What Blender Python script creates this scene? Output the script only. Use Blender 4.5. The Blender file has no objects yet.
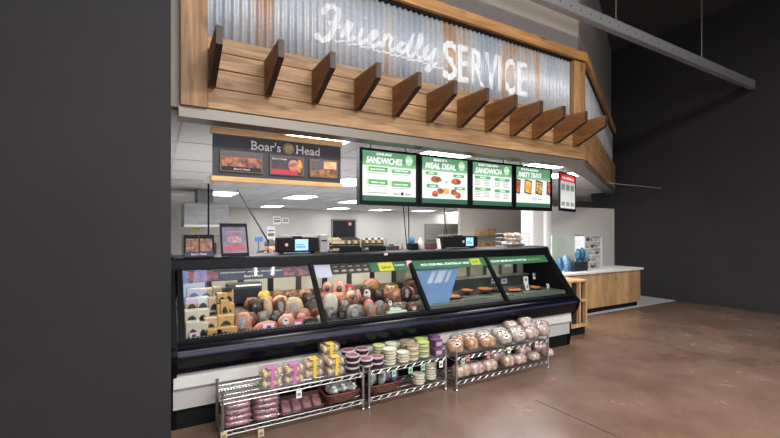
import bpy, bmesh, math, random
from mathutils import Vector, Matrix, noise
random.seed(7)
C = bpy.context.scene.collection
PI = math.pi

# ------------------------------------------------------------------ camera
F, HX, HY, CAMH = 407.0, 390.0, 230.0, 1.55
cam_d = bpy.data.cameras.new('camera'); cam = bpy.data.objects.new('camera', cam_d); C.objects.link(cam)
cam.location = (0, 0, CAMH); cam.rotation_euler = (PI/2, 0, -PI/6)
cam_d.sensor_width = 36; cam_d.lens = F/780*36; cam_d.shift_y = 11/780; cam_d.clip_end = 200
bpy.context.scene.camera = cam

# ------------------------------------------------------------------ world, lights, exposure
w = bpy.data.worlds.new('world'); bpy.context.scene.world = w; w.use_nodes = True
w.node_tree.nodes['Background'].inputs[0].default_value = (.75, .85, 1, 1)
w.node_tree.nodes['Background'].inputs[1].default_value = 0.05
vs = bpy.context.scene.view_settings
vs.view_transform = 'Standard'; vs.look = 'None'; vs.gamma = 1; vs.exposure = 0.0; vs.use_curve_mapping = False
def area(name, loc, sx, sy, power, col=(1, 1, 1), rot=(0, 0, 0), spread=PI):
    d = bpy.data.lights.new(name, 'AREA'); d.shape = 'RECTANGLE'; d.size = sx; d.size_y = sy
    d.energy = power; d.color = col; d.spread = spread
    o = bpy.data.objects.new(name, d); o.location = loc; o.rotation_euler = rot; C.objects.link(o); return o
area('aisle_light', (.4, -1.6, 5.6), 1.8, 1.2, 250, (1, .96, .9))
area('aisle_light', (2.9, -1.6, 5.6), 1.8, 1.2, 300, (1, .96, .9))
area('aisle_light', (5.0, -1.2, 5.6), 1.4, 1.2, 170, (1, .95, .88))
area("aisle_light", (1.8, -2.6, 5.6), 2.5, 1.2, 190, (1, .97, .92))

# ------------------------------------------------------------------ helpers
def at(px, py, Y):                     # where the sight line through a photo point meets the upright plane at depth Y
    t = (px-HX)/F; dx, dy = .5+t*.8660254, .8660254-t*.5
    d = Y/dy
    return Vector((dx*d, Y, CAMH+(HY-py)/F*d))
def atz(px, py, z):
    d = (z-CAMH)*F/(HY-py); t = (px-HX)/F
    return Vector(((.5+t*.8660254)*d, (.8660254-t*.5)*d, z))
def wloc(o):
    v = Vector((0, 0, 0))
    while o: v += o.location; o = o.parent
    return v
def obj(name, bm, mat, parent=None, smooth=False, local=False, bevel=0, **kw):
    me = bpy.data.meshes.new(name)
    bmesh.ops.recalc_face_normals(bm, faces=bm.faces)
    bm.to_mesh(me); bm.free()
    if smooth:
        for p in me.polygons: p.use_smooth = True
    if isinstance(mat, (list, tuple)):
        for m_ in mat: me.materials.append(m_)
    else: me.materials.append(mat)
    o = bpy.data.objects.new(name, me); C.objects.link(o)
    if parent:
        o.parent = parent
        if not local: me.transform(Matrix.Translation(-wloc(parent)))
    if bevel:
        b = o.modifiers.new('bevel', 'BEVEL'); b.width = bevel; b.segments = 2; b.limit_method = 'ANGLE'
    for k, v in kw.items(): o[k] = v
    return o
def thing(name, label, cat, loc=(0, 0, 0), rz=0, group=None):
    o = bpy.data.objects.new(name, None); C.objects.link(o); o.empty_display_size = .05
    o.location = loc; o.rotation_euler = (0, 0, rz); o['label'] = label; o['category'] = cat
    if group: o['group'] = group
    return o
def tag(o, label, cat, group=None):
    o['label'] = label; o['category'] = cat
    if group: o['group'] = group
    return o
def struct(o): o['kind'] = 'structure'; return o
def dup(root, loc, rz=0, label=None, group=None, scale=None):
    r = root.copy(); C.objects.link(r); r.location = loc; r.rotation_euler = (0, 0, rz)
    if scale: r.scale = scale
    if label: r['label'] = label
    if group: r['group'] = group
    for ch in list(root.children):
        c = ch.copy(); C.objects.link(c); c.parent = r
        for g in ch.children:
            e = g.copy(); C.objects.link(e); e.parent = c
    return r
def box(bm, x0, x1, y0, y1, z0, z1, mi=0):
    vs_ = [bm.verts.new((x, y, z)) for x in (x0, x1) for y in (y0, y1) for z in (z0, z1)]
    for q in ((0, 1, 3, 2), (4, 6, 7, 5), (0, 4, 5, 1), (2, 3, 7, 6), (0, 2, 6, 4), (1, 5, 7, 3)):
        f = bm.faces.new([vs_[i] for i in q]); f.material_index = mi
    return bm
def bx(*a): return box(bmesh.new(), *a)
def prism(bm, prof, x0, x1):           # prof in (y, z)
    a = [bm.verts.new((x0, y, z)) for y, z in prof]; b = [bm.verts.new((x1, y, z)) for y, z in prof]
    n = len(prof)
    bm.faces.new(a); bm.faces.new(b[::-1])
    for i in range(n): bm.faces.new((a[i], a[(i+1) % n], b[(i+1) % n], b[i]))
    return bm
def prism_z(bm, prof, z0, z1):         # prof in (x, y)
    a = [bm.verts.new((x, y, z0)) for x, y in prof]; b = [bm.verts.new((x, y, z1)) for x, y in prof]
    n = len(prof)
    bm.faces.new(a); bm.faces.new(b[::-1])
    for i in range(n): bm.faces.new((a[i], a[(i+1) % n], b[(i+1) % n], b[i]))
    return bm
def prism_y(bm, prof, y0, y1):         # prof in (x, z)
    a = [bm.verts.new((x, y0, z)) for x, z in prof]; b = [bm.verts.new((x, y1, z)) for x, z in prof]
    n = len(prof)
    bm.faces.new(a); bm.faces.new(b[::-1])
    for i in range(n): bm.faces.new((a[i], a[(i+1) % n], b[(i+1) % n], b[i]))
    return bm
def tube(bm, pts, r, n=6, cap=True):
    pts = [Vector(p) for p in pts]; rings = []
    for i, p in enumerate(pts):
        t = (pts[min(i+1, len(pts)-1)]-pts[max(i-1, 0)]).normalized()
        up = Vector((0, 0, 1)) if abs(t.z) < .9 else Vector((0, 1, 0))
        a = t.cross(up).normalized(); b = a.cross(t)
        rr = r[i] if isinstance(r, (list, tuple)) else r
        rings.append([bm.verts.new(p+a*math.cos(2*PI*k/n)*rr+b*math.sin(2*PI*k/n)*rr) for k in range(n)])
    for i in range(len(rings)-1):
        for k in range(n): bm.faces.new((rings[i][k], rings[i][(k+1) % n], rings[i+1][(k+1) % n], rings[i+1][k]))
    if cap: bm.faces.new(rings[0][::-1]); bm.faces.new(rings[-1])
    return bm
def lathe(bm, prof, cx=0, cy=0, n=20):
    rings = [[bm.verts.new((cx+r*math.cos(2*PI*k/n), cy+r*math.sin(2*PI*k/n), z)) for k in range(n)] for r, z in prof]
    for i in range(len(rings)-1):
        for k in range(n): bm.faces.new((rings[i][k], rings[i][(k+1) % n], rings[i+1][(k+1) % n], rings[i+1][k]))
    bm.faces.new(rings[0][::-1]); bm.faces.new(rings[-1])
    return bm
def blob(bm, c, r, amp=.08, fr=3.0, seg=20, rings=12, seed=0, power=1.0, rot=None):
    c = Vector(c); R = rot or Matrix.Identity(3)
    g = [[None]*seg for _ in range(rings+1)]
    sg = lambda v: math.copysign(abs(v)**power, v)
    for i in range(rings+1):
        th = PI*i/rings
        for k in range(seg):
            if i in (0, rings) and k: g[i][k] = g[i][0]; continue
            ph = 2*PI*k/seg
            d = Vector((sg(math.sin(th))*sg(math.cos(ph)), sg(math.sin(th))*sg(math.sin(ph)), sg(math.cos(th))))
            s = 1+amp*noise.noise(d*fr+Vector((seed*3.1, seed*1.7, seed)))
            g[i][k] = bm.verts.new(c+R @ Vector((d.x*r[0]*s, d.y*r[1]*s, d.z*r[2]*s)))
    for i in range(rings):
        for k in range(seg):
            q = []
            for v in (g[i][k], g[i+1][k], g[i+1][(k+1) % seg], g[i][(k+1) % seg]):
                if v not in q: q.append(v)
            if len(q) > 2: bm.faces.new(q)
    return bm
def patch(bm, c, r, frac=.45, lift=1.03, amp=.0, fr=3, seed=0, power=1.0, rot=None, az=-PI/2, el=.25, n=10, thick=.003, aspect=1.0):
    """an oval label hugging the front of a blob"""
    c = Vector(c); R = rot or Matrix.Identity(3); sg = lambda v: math.copysign(abs(v)**power, v)
    d0 = Vector((math.cos(el)*math.cos(az), math.cos(el)*math.sin(az), math.sin(el)))
    u = Vector((0, 0, 1)).cross(d0).normalized(); v = d0.cross(u)
    def pt(d, l):
        d = d.normalized(); th = math.acos(max(-1, min(1, d.z))); ph = math.atan2(d.y, d.x)
        e = Vector((sg(math.sin(th))*sg(math.cos(ph)), sg(math.sin(th))*sg(math.sin(ph)), sg(math.cos(th))))
        s = (1+amp*noise.noise(e*fr+Vector((seed*3.1, seed*1.7, seed))))*l
        return c+R @ Vector((e.x*r[0]*s, e.y*r[1]*s, e.z*r[2]*s))
    rings = []
    for i in range(5):
        q = frac*i/4
        if i == 0: rings.append([bm.verts.new(pt(d0, lift))]); continue
        rings.append([bm.verts.new(pt(d0+u*math.cos(2*PI*k/n)*q+v*math.sin(2*PI*k/n)*q*aspect, lift)) for k in range(n)])
    rings.append([bm.verts.new(pt(d0+u*math.cos(2*PI*k/n)*frac+v*math.sin(2*PI*k/n)*frac*aspect, lift-.04)) for k in range(n)])
    for k in range(n): bm.faces.new((rings[0][0], rings[1][k], rings[1][(k+1) % n]))
    for i in range(1, 5):
        for k in range(n): bm.faces.new((rings[i][k], rings[i+1][k], rings[i+1][(k+1) % n], rings[i][(k+1) % n]))
    return bm
def smooth_pts(p, k=5):
    out = []; n = len(p)
    for i in range(n-1):
        a, b, c, d = (Vector(p[max(i-1, 0)]), Vector(p[i]), Vector(p[i+1]), Vector(p[min(i+2, n-1)]))
        for j in range(k):
            t = j/k
            out.append(.5*((2*b)+(c-a)*t+(2*a-5*b+4*c-d)*t*t+(3*b-a-3*c+d)*t**3))
    out.append(Vector(p[-1])); return out
def ribbon(bm, pts, hw, y0, y1):       # pts in (x, z); a flat stroke of half width hw
    pts = smooth_pts([(p[0], p[1]) for p in pts]); L, Rr = [], []
    for i, p in enumerate(pts):
        t = pts[min(i+1, len(pts)-1)]-pts[max(i-1, 0)]
        if t.length < 1e-6: t = Vector((1, 0))
        t.normalize(); nrm = Vector((-t.y, t.x))
        e = min(i, len(pts)-1-i)/3; h = hw*min(1, .6+.4*e)
        L.append(p+nrm*h); Rr.append(p-nrm*h)
    for i in range(len(pts)-1):
        q = [L[i], L[i+1], Rr[i+1], Rr[i]]
        a = [bm.verts.new((p.x, y0, p.y)) for p in q]; b = [bm.verts.new((p.x, y1, p.y)) for p in q]
        bm.faces.new(a); bm.faces.new(b[::-1])
        for k in range(4): bm.faces.new((a[k], a[(k+1) % 4], b[(k+1) % 4], b[k]))
def text(name, s, mat, parent, x, z, h, wd=None, y=0.0, bold=0.0, shear=0.0, ext=.001, local=True, center=False, lines=1, spacing=1.0):
    """text lying in the x-z plane facing -y; h = capital height, wd = total width"""
    cu = bpy.data.curves.new('t', 'FONT'); cu.body = s; cu.size = 1; cu.extrude = 0; cu.offset = bold; cu.shear = shear
    cu.resolution_u = 3; cu.space_character = spacing
    o = bpy.data.objects.new('t', cu); C.objects.link(o)
    dg = bpy.context.evaluated_depsgraph_get()
    me = bpy.data.meshes.new_from_object(o.evaluated_get(dg)); bpy.data.objects.remove(o)
    bm = bmesh.new(); bm.from_mesh(me); bpy.data.meshes.remove(me)
    xs = [v.co.x for v in bm.verts]; x0, x1 = min(xs), max(xs)
    sz = h/.73; sx = (wd/(x1-x0)) if wd else sz
    off = -(x0+x1)/2*sx if center else -x0*sx
    for v in bm.verts: v.co = Vector((x+off+v.co.x*sx, y, z+v.co.y*sz))
    r = bmesh.ops.extrude_face_region(bm, geom=bm.faces[:])
    for g in r['geom']:
        if isinstance(g, bmesh.types.BMVert): g.co.y -= ext
    return obj(name, bm, mat, parent, local=local)
ORD = ['leftmost', 'second from the left', 'third from the left', 'fourth from the left', 'fifth from the left',
       'sixth from the left', 'seventh from the left', 'eighth from the left', 'ninth from the left', 'tenth from the left',
       'eleventh from the left', 'twelfth from the left']

# ------------------------------------------------------------------ materials
MATS = {}
def lin(c): return tuple(((x/255)/12.92 if x/255 <= .04045 else ((x/255+.055)/1.055)**2.4) for x in c)
def mat(name, col, rough=.5, metal=0, var=0, vscale=8, emis=0, coat=0, col2=None, stretch=(1, 1, 1), bump=0, spec=.5, alpha=None):
    if name in MATS: return MATS[name]
    m = bpy.data.materials.new(name); m.use_nodes = True; nt = m.node_tree; b = nt.nodes['Principled BSDF']
    c = lin(col); b.inputs['Base Color'].default_value = (*c, 1); b.inputs['Roughness'].default_value = rough
    b.inputs['Metallic'].default_value = metal; b.inputs['Coat Weight'].default_value = coat
    b.inputs['Specular IOR Level'].default_value = spec
    if emis:
        b.inputs['Emission Color'].default_value = (*c, 1); b.inputs['Emission Strength'].default_value = emis
    if var or col2:
        tc = nt.nodes.new('ShaderNodeTexCoord'); mp = nt.nodes.new('ShaderNodeMapping'); mp.inputs['Scale'].default_value = stretch
        n = nt.nodes.new('ShaderNodeTexNoise'); n.inputs['Scale'].default_value = vscale; n.inputs['Detail'].default_value = 5
        r = nt.nodes.new('ShaderNodeValToRGB'); r.color_ramp.elements[0].position = .35; r.color_ramp.elements[1].position = .65
        c2 = lin(col2) if col2 else tuple(x*(1-var) for x in c)
        r.color_ramp.elements[0].color = (*c2, 1); r.color_ramp.elements[1].color = (*c, 1)
        nt.links.new(tc.outputs['Object'], mp.inputs[0]); nt.links.new(mp.outputs[0], n.inputs['Vector'])
        nt.links.new(n.outputs['Fac'], r.inputs[0]); nt.links.new(r.outputs[0], b.inputs['Base Color'])
        if emis: nt.links.new(r.outputs[0], b.inputs['Emission Color'])
        if bump:
            bp = nt.nodes.new('ShaderNodeBump'); bp.inputs['Strength'].default_value = bump; bp.inputs['Distance'].default_value = .01
            nt.links.new(n.outputs['Fac'], bp.inputs['Height']); nt.links.new(bp.outputs[0], b.inputs['Normal'])
    MATS[name] = m; return m
def wood(name, light, dark, axis='X', board=None, rough=.55):
    m = bpy.data.materials.new(name); m.use_nodes = True; nt = m.node_tree; b = nt.nodes['Principled BSDF']; b.inputs['Roughness'].default_value = rough
    tc = nt.nodes.new('ShaderNodeTexCoord'); mp = nt.nodes.new('ShaderNodeMapping')
    mp.inputs['Scale'].default_value = {'X': (.7, 9, 9), 'Z': (9, 9, .7), 'Y': (9, .7, 9)}[axis]
    n = nt.nodes.new('ShaderNodeTexNoise'); n.inputs['Scale'].default_value = 4; n.inputs['Detail'].default_value = 8; n.inputs['Distortion'].default_value = .6
    r = nt.nodes.new('ShaderNodeValToRGB'); r.color_ramp.elements[0].position = .3; r.color_ramp.elements[1].position = .7
    r.color_ramp.elements[0].color = (*lin(dark), 1); r.color_ramp.elements[1].color = (*lin(light), 1)
    n2 = nt.nodes.new('ShaderNodeTexNoise'); n2.inputs['Scale'].default_value = 1.6; n2.inputs['Detail'].default_value = 3
    mp2 = nt.nodes.new('ShaderNodeMapping'); mp2.inputs['Scale'].default_value = {'X': (.6, 4, 4), 'Z': (4, 4, .6), 'Y': (4, .6, 4)}[axis]
    v = nt.nodes.new('ShaderNodeTexVoronoi'); v.inputs['Scale'].default_value = 3.2
    mp3 = nt.nodes.new('ShaderNodeMapping'); mp3.inputs['Scale'].default_value = {'X': (.55, 1, 1.6), 'Z': (1.6, 1, .55), 'Y': (1, .55, 1.6)}[axis]
    kr = nt.nodes.new('ShaderNodeValToRGB'); kr.color_ramp.elements[0].position = .05; kr.color_ramp.elements[1].position = .17
    kr.color_ramp.elements[0].color = (.28, .2, .15, 1); kr.color_ramp.elements[1].color = (1, 1, 1, 1)
    r2 = nt.nodes.new('ShaderNodeValToRGB'); r2.color_ramp.elements[0].position = .35; r2.color_ramp.elements[1].position = .65
    r2.color_ramp.elements[0].color = (.7, .66, .6, 1); r2.color_ramp.elements[1].color = (1.1, 1.08, 1.02, 1)
    mx = nt.nodes.new('ShaderNodeMixRGB'); mx.blend_type = 'MULTIPLY'; mx.inputs[0].default_value = 1
    mx2 = nt.nodes.new('ShaderNodeMixRGB'); mx2.blend_type = 'MULTIPLY'; mx2.inputs[0].default_value = .8
    bp = nt.nodes.new('ShaderNodeBump'); bp.inputs['Strength'].default_value = .25; bp.inputs['Distance'].default_value = .004
    L = nt.links.new
    for q in (mp, mp2, mp3): L(tc.outputs['Object'], q.inputs[0])
    L(mp.outputs[0], n.inputs['Vector']); L(mp2.outputs[0], n2.inputs['Vector']); L(mp3.outputs[0], v.inputs['Vector'])
    L(n.outputs['Fac'], r.inputs[0]); L(n2.outputs['Fac'], r2.inputs[0]); L(v.outputs['Distance'], kr.inputs[0])
    L(r.outputs[0], mx.inputs[1]); L(r2.outputs[0], mx.inputs[2]); L(mx.outputs[0], mx2.inputs[1]); L(kr.outputs[0], mx2.inputs[2])
    L(mx2.outputs[0], b.inputs['Base Color']); L(n.outputs['Fac'], bp.inputs['Height']); L(bp.outputs[0], b.inputs['Normal'])
    return m
def glassy(name, tint=(1, 1, 1), ior=1.5, base=0.0, rough=0.0, body=None, bodyfac=0.0):
    m = bpy.data.materials.new(name); m.use_nodes = True; nt = m.node_tree; nt.nodes.clear()
    out = nt.nodes.new('ShaderNodeOutputMaterial'); tr = nt.nodes.new('ShaderNodeBsdfTransparent'); gl = nt.nodes.new('ShaderNodeBsdfGlossy')
    fr = nt.nodes.new('ShaderNodeFresnel'); fr.inputs[0].default_value = ior; mx = nt.nodes.new('ShaderNodeMixShader')
    ad = nt.nodes.new('ShaderNodeMath'); ad.operation = 'ADD'; ad.inputs[1].default_value = base; ad.use_clamp = True
    tr.inputs[0].default_value = (*tint, 1); gl.inputs['Roughness'].default_value = rough
    gm = nt.nodes.new('ShaderNodeNewGeometry'); sb = nt.nodes.new('ShaderNodeMath'); sb.operation = 'SUBTRACT'; sb.inputs[0].default_value = 1
    ml = nt.nodes.new('ShaderNodeMath'); ml.operation = 'MULTIPLY'       # only the outer face of a sheet reflects
    nt.links.new(gm.outputs['Backfacing'], sb.inputs[1]); nt.links.new(fr.outputs[0], ad.inputs[0])
    nt.links.new(ad.outputs[0], ml.inputs[0]); nt.links.new(sb.outputs[0], ml.inputs[1]); nt.links.new(ml.outputs[0], mx.inputs[0])
    src = tr.outputs[0]
    if body:
        df = nt.nodes.new('ShaderNodeBsdfDiffuse'); df.inputs[0].default_value = (*lin(body), 1)
        m2 = nt.nodes.new('ShaderNodeMixShader'); m2.inputs[0].default_value = bodyfac
        nt.links.new(tr.outputs[0], m2.inputs[1]); nt.links.new(df.outputs[0], m2.inputs[2]); src = m2.outputs[0]
    nt.links.new(src, mx.inputs[1]); nt.links.new(gl.outputs[0], mx.inputs[2]); nt.links.new(mx.outputs[0], out.inputs[0])
    return m
M = {}
M['char'] = mat('charcoal_paint', (38, 36, 38), .8, var=.2, vscale=2)
M['black'] = mat('black_enamel', (7, 8, 12), .5, spec=.12)
M['blackm'] = mat('black_matte', (14, 14, 16), .6, spec=.2)
M['bumper'] = mat('navy_bumper', (5, 7, 16), .26, spec=.35)
M['panel'] = mat('case_panel_white', (206, 204, 200), .35, var=.06)
M['panel2'] = mat('case_panel_grey', (178, 176, 174), .4, var=.06)
M['cream'] = mat('cream_wall', (208, 204, 197), .8, var=.05, vscale=1)
M['white'] = mat('white_paint', (225, 222, 216), .6)
M['tile'] = mat('ceiling_tile', (206, 204, 200), .9, var=.06, vscale=30)
M['upper'] = mat('upper_wall', (166, 158, 149), .85, var=.08, vscale=1)
M['steel'] = mat('stainless', (150, 150, 150), .5, .55, var=.25, vscale=3, stretch=(1, 1, 6))
M['chrome'] = mat('chrome_wire', (168, 168, 166), .3, .9)
M['trimd'] = mat('trim_metal', (120, 114, 106), .4, .5)
M['deck'] = mat('case_deck', (120, 118, 116), .5)
M['dark'] = mat('dark_interior', (26, 26, 27), .6)
M['lamp'] = mat('lamp_diffuser', (252, 252, 255), .5, emis=14)
M['sky'] = mat('skylight_diffuser', (140, 180, 255), .5, emis=5)
M['tubel'] = mat('tube_lamp', (255, 250, 240), .5, emis=16)
M['glass'] = glassy('case_glass', (.96, .98, .97), 1.5, .03)
M['pane'] = glassy('clear_pane', (.93, .97, .95), 1.45, .0, body=(200, 215, 205), bodyfac=.15)
M['clam'] = glassy('clear_plastic', (.96, .96, .96), 1.4, .02, .12, body=(225, 225, 222), bodyfac=.12)
M['bag'] = glassy('plastic_bag', (.95, .95, .95), 1.45, .04, .15, body=(235, 228, 226), bodyfac=.07)
M['ww'] = mat('letter_paint', (226, 228, 230), .8, var=.1, vscale=40)
M['lw'] = mat('sign_letter_white', (250, 250, 246), .5)
M['sw'] = mat('screen_white', (200, 204, 201), .6, emis=.55)
M['sg'] = mat('screen_green', (132, 180, 144), .6, emis=.4, col2=(104, 164, 120), vscale=3)
M['sdg'] = mat('screen_dark_green', (38, 84, 62), .6, emis=.5)
M['sbg'] = mat('screen_button_green', (72, 140, 84), .6, emis=.6)
M['stx'] = mat('screen_text_white', (240, 244, 240), .6, emis=.9)
M['sgy'] = mat('screen_text_grey', (130, 140, 136), .6, emis=.5)
M['slm'] = mat('screen_lime', (160, 205, 110), .6, emis=.7)
M['sfood'] = mat('screen_food', (190, 100, 62), .6, emis=.5, col2=(90, 44, 32), vscale=22)
M['sfood2'] = mat('screen_food_yellow', (226, 180, 84), .6, emis=.5, col2=(190, 110, 60), vscale=22)
M['sveg'] = mat('screen_food_mixed', (196, 176, 88), .6, emis=.5, col2=(120, 60, 44), vscale=28)
M['sred'] = mat('screen_red', (214, 44, 52), .6, emis=.6)
M['sblue'] = mat('screen_blue', (70, 110, 190), .6, emis=.8)
M['cyan'] = mat('touch_screen', (140, 190, 230), .3, emis=.9)

# ------------------------------------------------------------------ floor
def floor_mat():
    m = bpy.data.materials.new('polished_concrete'); m.use_nodes = True; nt = m.node_tree; b = nt.nodes['Principled BSDF']; L = nt.links.new
    tc = nt.nodes.new('ShaderNodeTexCoord')
    n = nt.nodes.new('ShaderNodeTexNoise'); n.inputs['Scale'].default_value = 1.3; n.inputs['Detail'].default_value = 10; n.inputs['Roughness'].default_value = .65
    r = nt.nodes.new('ShaderNodeValToRGB'); r.color_ramp.elements[0].position = .3; r.color_ramp.elements[1].position = .72
    r.color_ramp.elements[0].color = (*lin((102, 80, 68)), 1); r.color_ramp.elements[1].color = (*lin((138, 112, 97)), 1)
    n2 = nt.nodes.new('ShaderNodeTexNoise'); n2.inputs['Scale'].default_value = 90; n2.inputs['Detail'].default_value = 3
    r2 = nt.nodes.new('ShaderNodeValToRGB'); r2.color_ramp.elements[0].position = .4; r2.color_ramp.elements[1].position = .6
    r2.color_ramp.elements[0].color = (.86, .86, .86, 1); r2.color_ramp.elements[1].color = (1.06, 1.06, 1.06, 1)
    mx = nt.nodes.new('ShaderNodeMixRGB'); mx.blend_type = 'MULTIPLY'; mx.inputs[0].default_value = 1
    L(tc.outputs['Object'], n.inputs['Vector']); L(tc.outputs['Object'], n2.inputs['Vector'])
    L(n.outputs['Fac'], r.inputs[0]); L(n2.outputs['Fac'], r2.inputs[0]); L(r.outputs[0], mx.inputs[1]); L(r2.outputs[0], mx.inputs[2]); L(mx.outputs[0], b.inputs['Base Color'])
    mr = nt.nodes.new('ShaderNodeMapRange'); mr.inputs[3].default_value = .16; mr.inputs[4].default_value = .34
    L(n.outputs['Fac'], mr.inputs[0]); L(mr.outputs[0], b.inputs['Roughness'])
    bp = nt.nodes.new('ShaderNodeBump'); bp.inputs['Strength'].default_value = .06; bp.inputs['Distance'].default_value = .01
    L(n.outputs['Fac'], bp.inputs['Height']); L(bp.outputs[0], b.inputs['Normal'])
    return m
struct(obj('floor', bx(-3, 20, -4, 17, -.1, 0), floor_mat()))
# saw-cut joints in the slab
jm = mat('floor_joint', (60, 42, 34), .8)
bm = bmesh.new(); box(bm, 3.0, 3.007, -4, 2.55, 0, .0015)
struct(obj('trim_1', bm, jm))

# ------------------------------------------------------------------ shell
WY = 3.6            # the plane of the wall above the opening
struct(obj('bounce_floor', bx(.12, 14, 4.6, 18.0, 0, .006), mat('bounce_floor_pale', (196, 197, 200), .5, var=.1)))  # pale unseen floor added to bounce light up onto the grid ceiling
struct(obj('wall_left', bx(-3, .10, 3.34, 3.7, 0, 6), M['char']))
struct(obj('wall_front', bx(.0, 5.2, WY+.05, WY+.16, 2.53, 6), M['upper']))
a25 = math.radians(27)
def sec2(s, off=0.0, z=0): return Vector((5.2+s*math.cos(a25)-off*math.sin(a25)*-1*-1, WY+s*math.sin(a25)+off*math.cos(a25), z))
def slab2(bm, s0, s1, o0, o1, z0, z1):
    pr = [sec2(s0, o0), sec2(s1, o0), sec2(s1, o1), sec2(s0, o1)]
    prism_z(bm, [(p.x, p.y) for p in pr], z0, z1); return bm
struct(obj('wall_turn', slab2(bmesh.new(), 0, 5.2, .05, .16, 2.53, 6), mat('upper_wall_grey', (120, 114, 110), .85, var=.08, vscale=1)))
struct(obj('wall_right', bx(9.9, 10.1, -4, 6.6, 0, 6), M['char']))
struct(obj('wall_entrance', bx(-3, 10, -4.1, -4, 0, 6), M['char']))
fb = bmesh.new()
for k in range(4): box(fb, -1.5+k*2.2, .6+k*2.2, -3.99, -3.975, .9, 3.6)
struct(obj('added_fill_window', fb, mat('added_fill_glazing', (226, 232, 246), .3, emis=3.0)))  # unseen glowing glazing added behind the camera as front fill light
fb = bmesh.new()
for k in range(5): box(fb, -1.6+k*2.2, -1.5+k*2.2, -4.0, -3.94, .8, 3.7)
box(fb, -1.6, 7.3, -4.0, -3.94, .8, .9); box(fb, -1.6, 7.3, -4.0, -3.94, 3.6, 3.7)
struct(obj('trim_6', fb, M['char']))  # frame of the added fill window
struct(obj('wall_aisle', bx(-3.1, -3, -4, 3.7, 0, 6), M['char']))
struct(obj('ceiling', bx(-3, 10, -4, 6.6, 6.0, 6.1), mat('roof_deck', (60, 58, 58), .8, var=.1)))
# interior: low grid ceiling
struct(obj('wall_back', bx(0, 20, 18.0, 18.15, 0, 2.7), M['cream']))
struct(obj('wall_side', bx(0, .12, 4.6, 18.0, 0, 2.7), M['cream']))
struct(obj('wall_inner', bx(13.9, 14.0, 12.2, 18.0, 0, 2.5), M['white']))
ce = bmesh.new()
prism_z(ce, [(0, WY+.16), (5.2, WY+.16), (9.9, WY+.16+4.7*math.tan(a25)), (20, 6.6), (20, 18.0), (0, 18.0)], 2.5, 2.6)
struct(obj('ceiling_grid', ce, M['tile']))
gb = bmesh.new()
for i in range(28): box(gb, .2+i*.61, .2+i*.61+.022, (3.8 if i < 8 else 3.8+(i*.61-4.9)*.55), 17.9, 2.494, 2.5)
for j in range(11): box(gb, .15 if j == 0 else .15, 17, 4.9+j*1.22, 4.92+j*1.22, 2.494, 2.5)
struct(obj('trim_2', gb, mat('grid_tee', (186, 184, 180), .6)))
# partition and column at the right
p0 = at(547, 208, 6.0)
pt = bmesh.new()
prof = []
for k in range(7):
    a = PI/2+PI/2*k/6; prof.append((p0.x+.12+.12*math.cos(a), 6.12-.0+.12*math.sin(a)-.12))
prism_z(pt, [(p0.x, 6.2), (p0.x, 6.06), (p0.x+.03, 6.01), (p0.x+.1, 5.98), (11.5, 5.98), (11.5, 6.2)], 0, 2.08)
struct(obj('wall_partition', pt, M['cream'], bevel=.02))
struct(obj('wall_far', bx(7.0, 14, 8.4, 8.5, 0, 2.5), mat('far_wall', (176, 168, 156), .85)))
cA, cB = at(533, 230, 5.5).x, at(543.5, 230, 5.5).x
struct(obj('column', bx(cA, cB, 5.5, 5.8, 0, 2.5), mat('column_paint', (188, 184, 178), .7)))
# back door
d0, d1 = at(333, 230, 17.9).x, at(355, 230, 17.9).x
struct(obj('door_1', bx(d0, d1, 17.93, 18.0, 0, 2.0), mat('dark_door', (22, 22, 26), .5), bevel=.005))
for c in ():
    pass
bm = bmesh.new(); box(bm, d0-.06, d0, 17.9, 18.0, 0, 2.06); box(bm, d1, d1+.06, 17.9, 18.0, 0, 2.06); box(bm, d0-.06, d1+.06, 17.9, 18.0, 2.0, 2.06)
struct(obj('trim_3', bm, mat('door_frame', (120, 118, 116), .5)))
# steel edge under the timber wall
bm = bmesh.new(); box(bm, .16, 5.2, WY-.03, WY+.16, 2.44, 2.525); slab2(bm, 0, 5.2, -.03, .16, 2.44, 2.525)
struct(obj('trim_4', bm, M['trimd']))

# ------------------------------------------------------------------ ceiling lights of the service area
fx = [(303, 133), (221, 193.5), (300, 197), (350, 182), (272, 206.3), (338, 208.5), (425, 148.5), (520, 160.5),
      (354, 201.5), (380, 209.8), (423, 210.8), (455, 212.4), (482, 212.2)]
fx += [(262, 160), (300, 163), (392, 172), (455, 178), (500, 185), (245, 176), (420, 190)]  # unseen troffers added behind the signs to brighten the kitchen
names = ['behind the meat brand sign', 'left, beside the black camera pole', 'under the middle of the meat brand sign', 'at the right end of the meat brand sign',
         'low and far, above the back wall notices', 'far, above the dark back door', 'above the second menu screen', 'above the fourth menu screen',
         'far, beside the left edge of the first menu screen', 'far, below the first menu screen', 'far, below the second menu screen',
         'far, below the third menu screen, left one', 'far, below the third menu screen, right one',
         'added unseen above the left picture of the meat brand sign', 'added unseen behind the middle of the meat brand sign', 'added unseen behind the first menu screen', 'added unseen behind the third menu screen', 'added unseen behind the fourth menu screen', 'added unseen behind the lower left of the meat brand sign', 'added unseen behind the second menu screen']
tr0 = None
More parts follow.
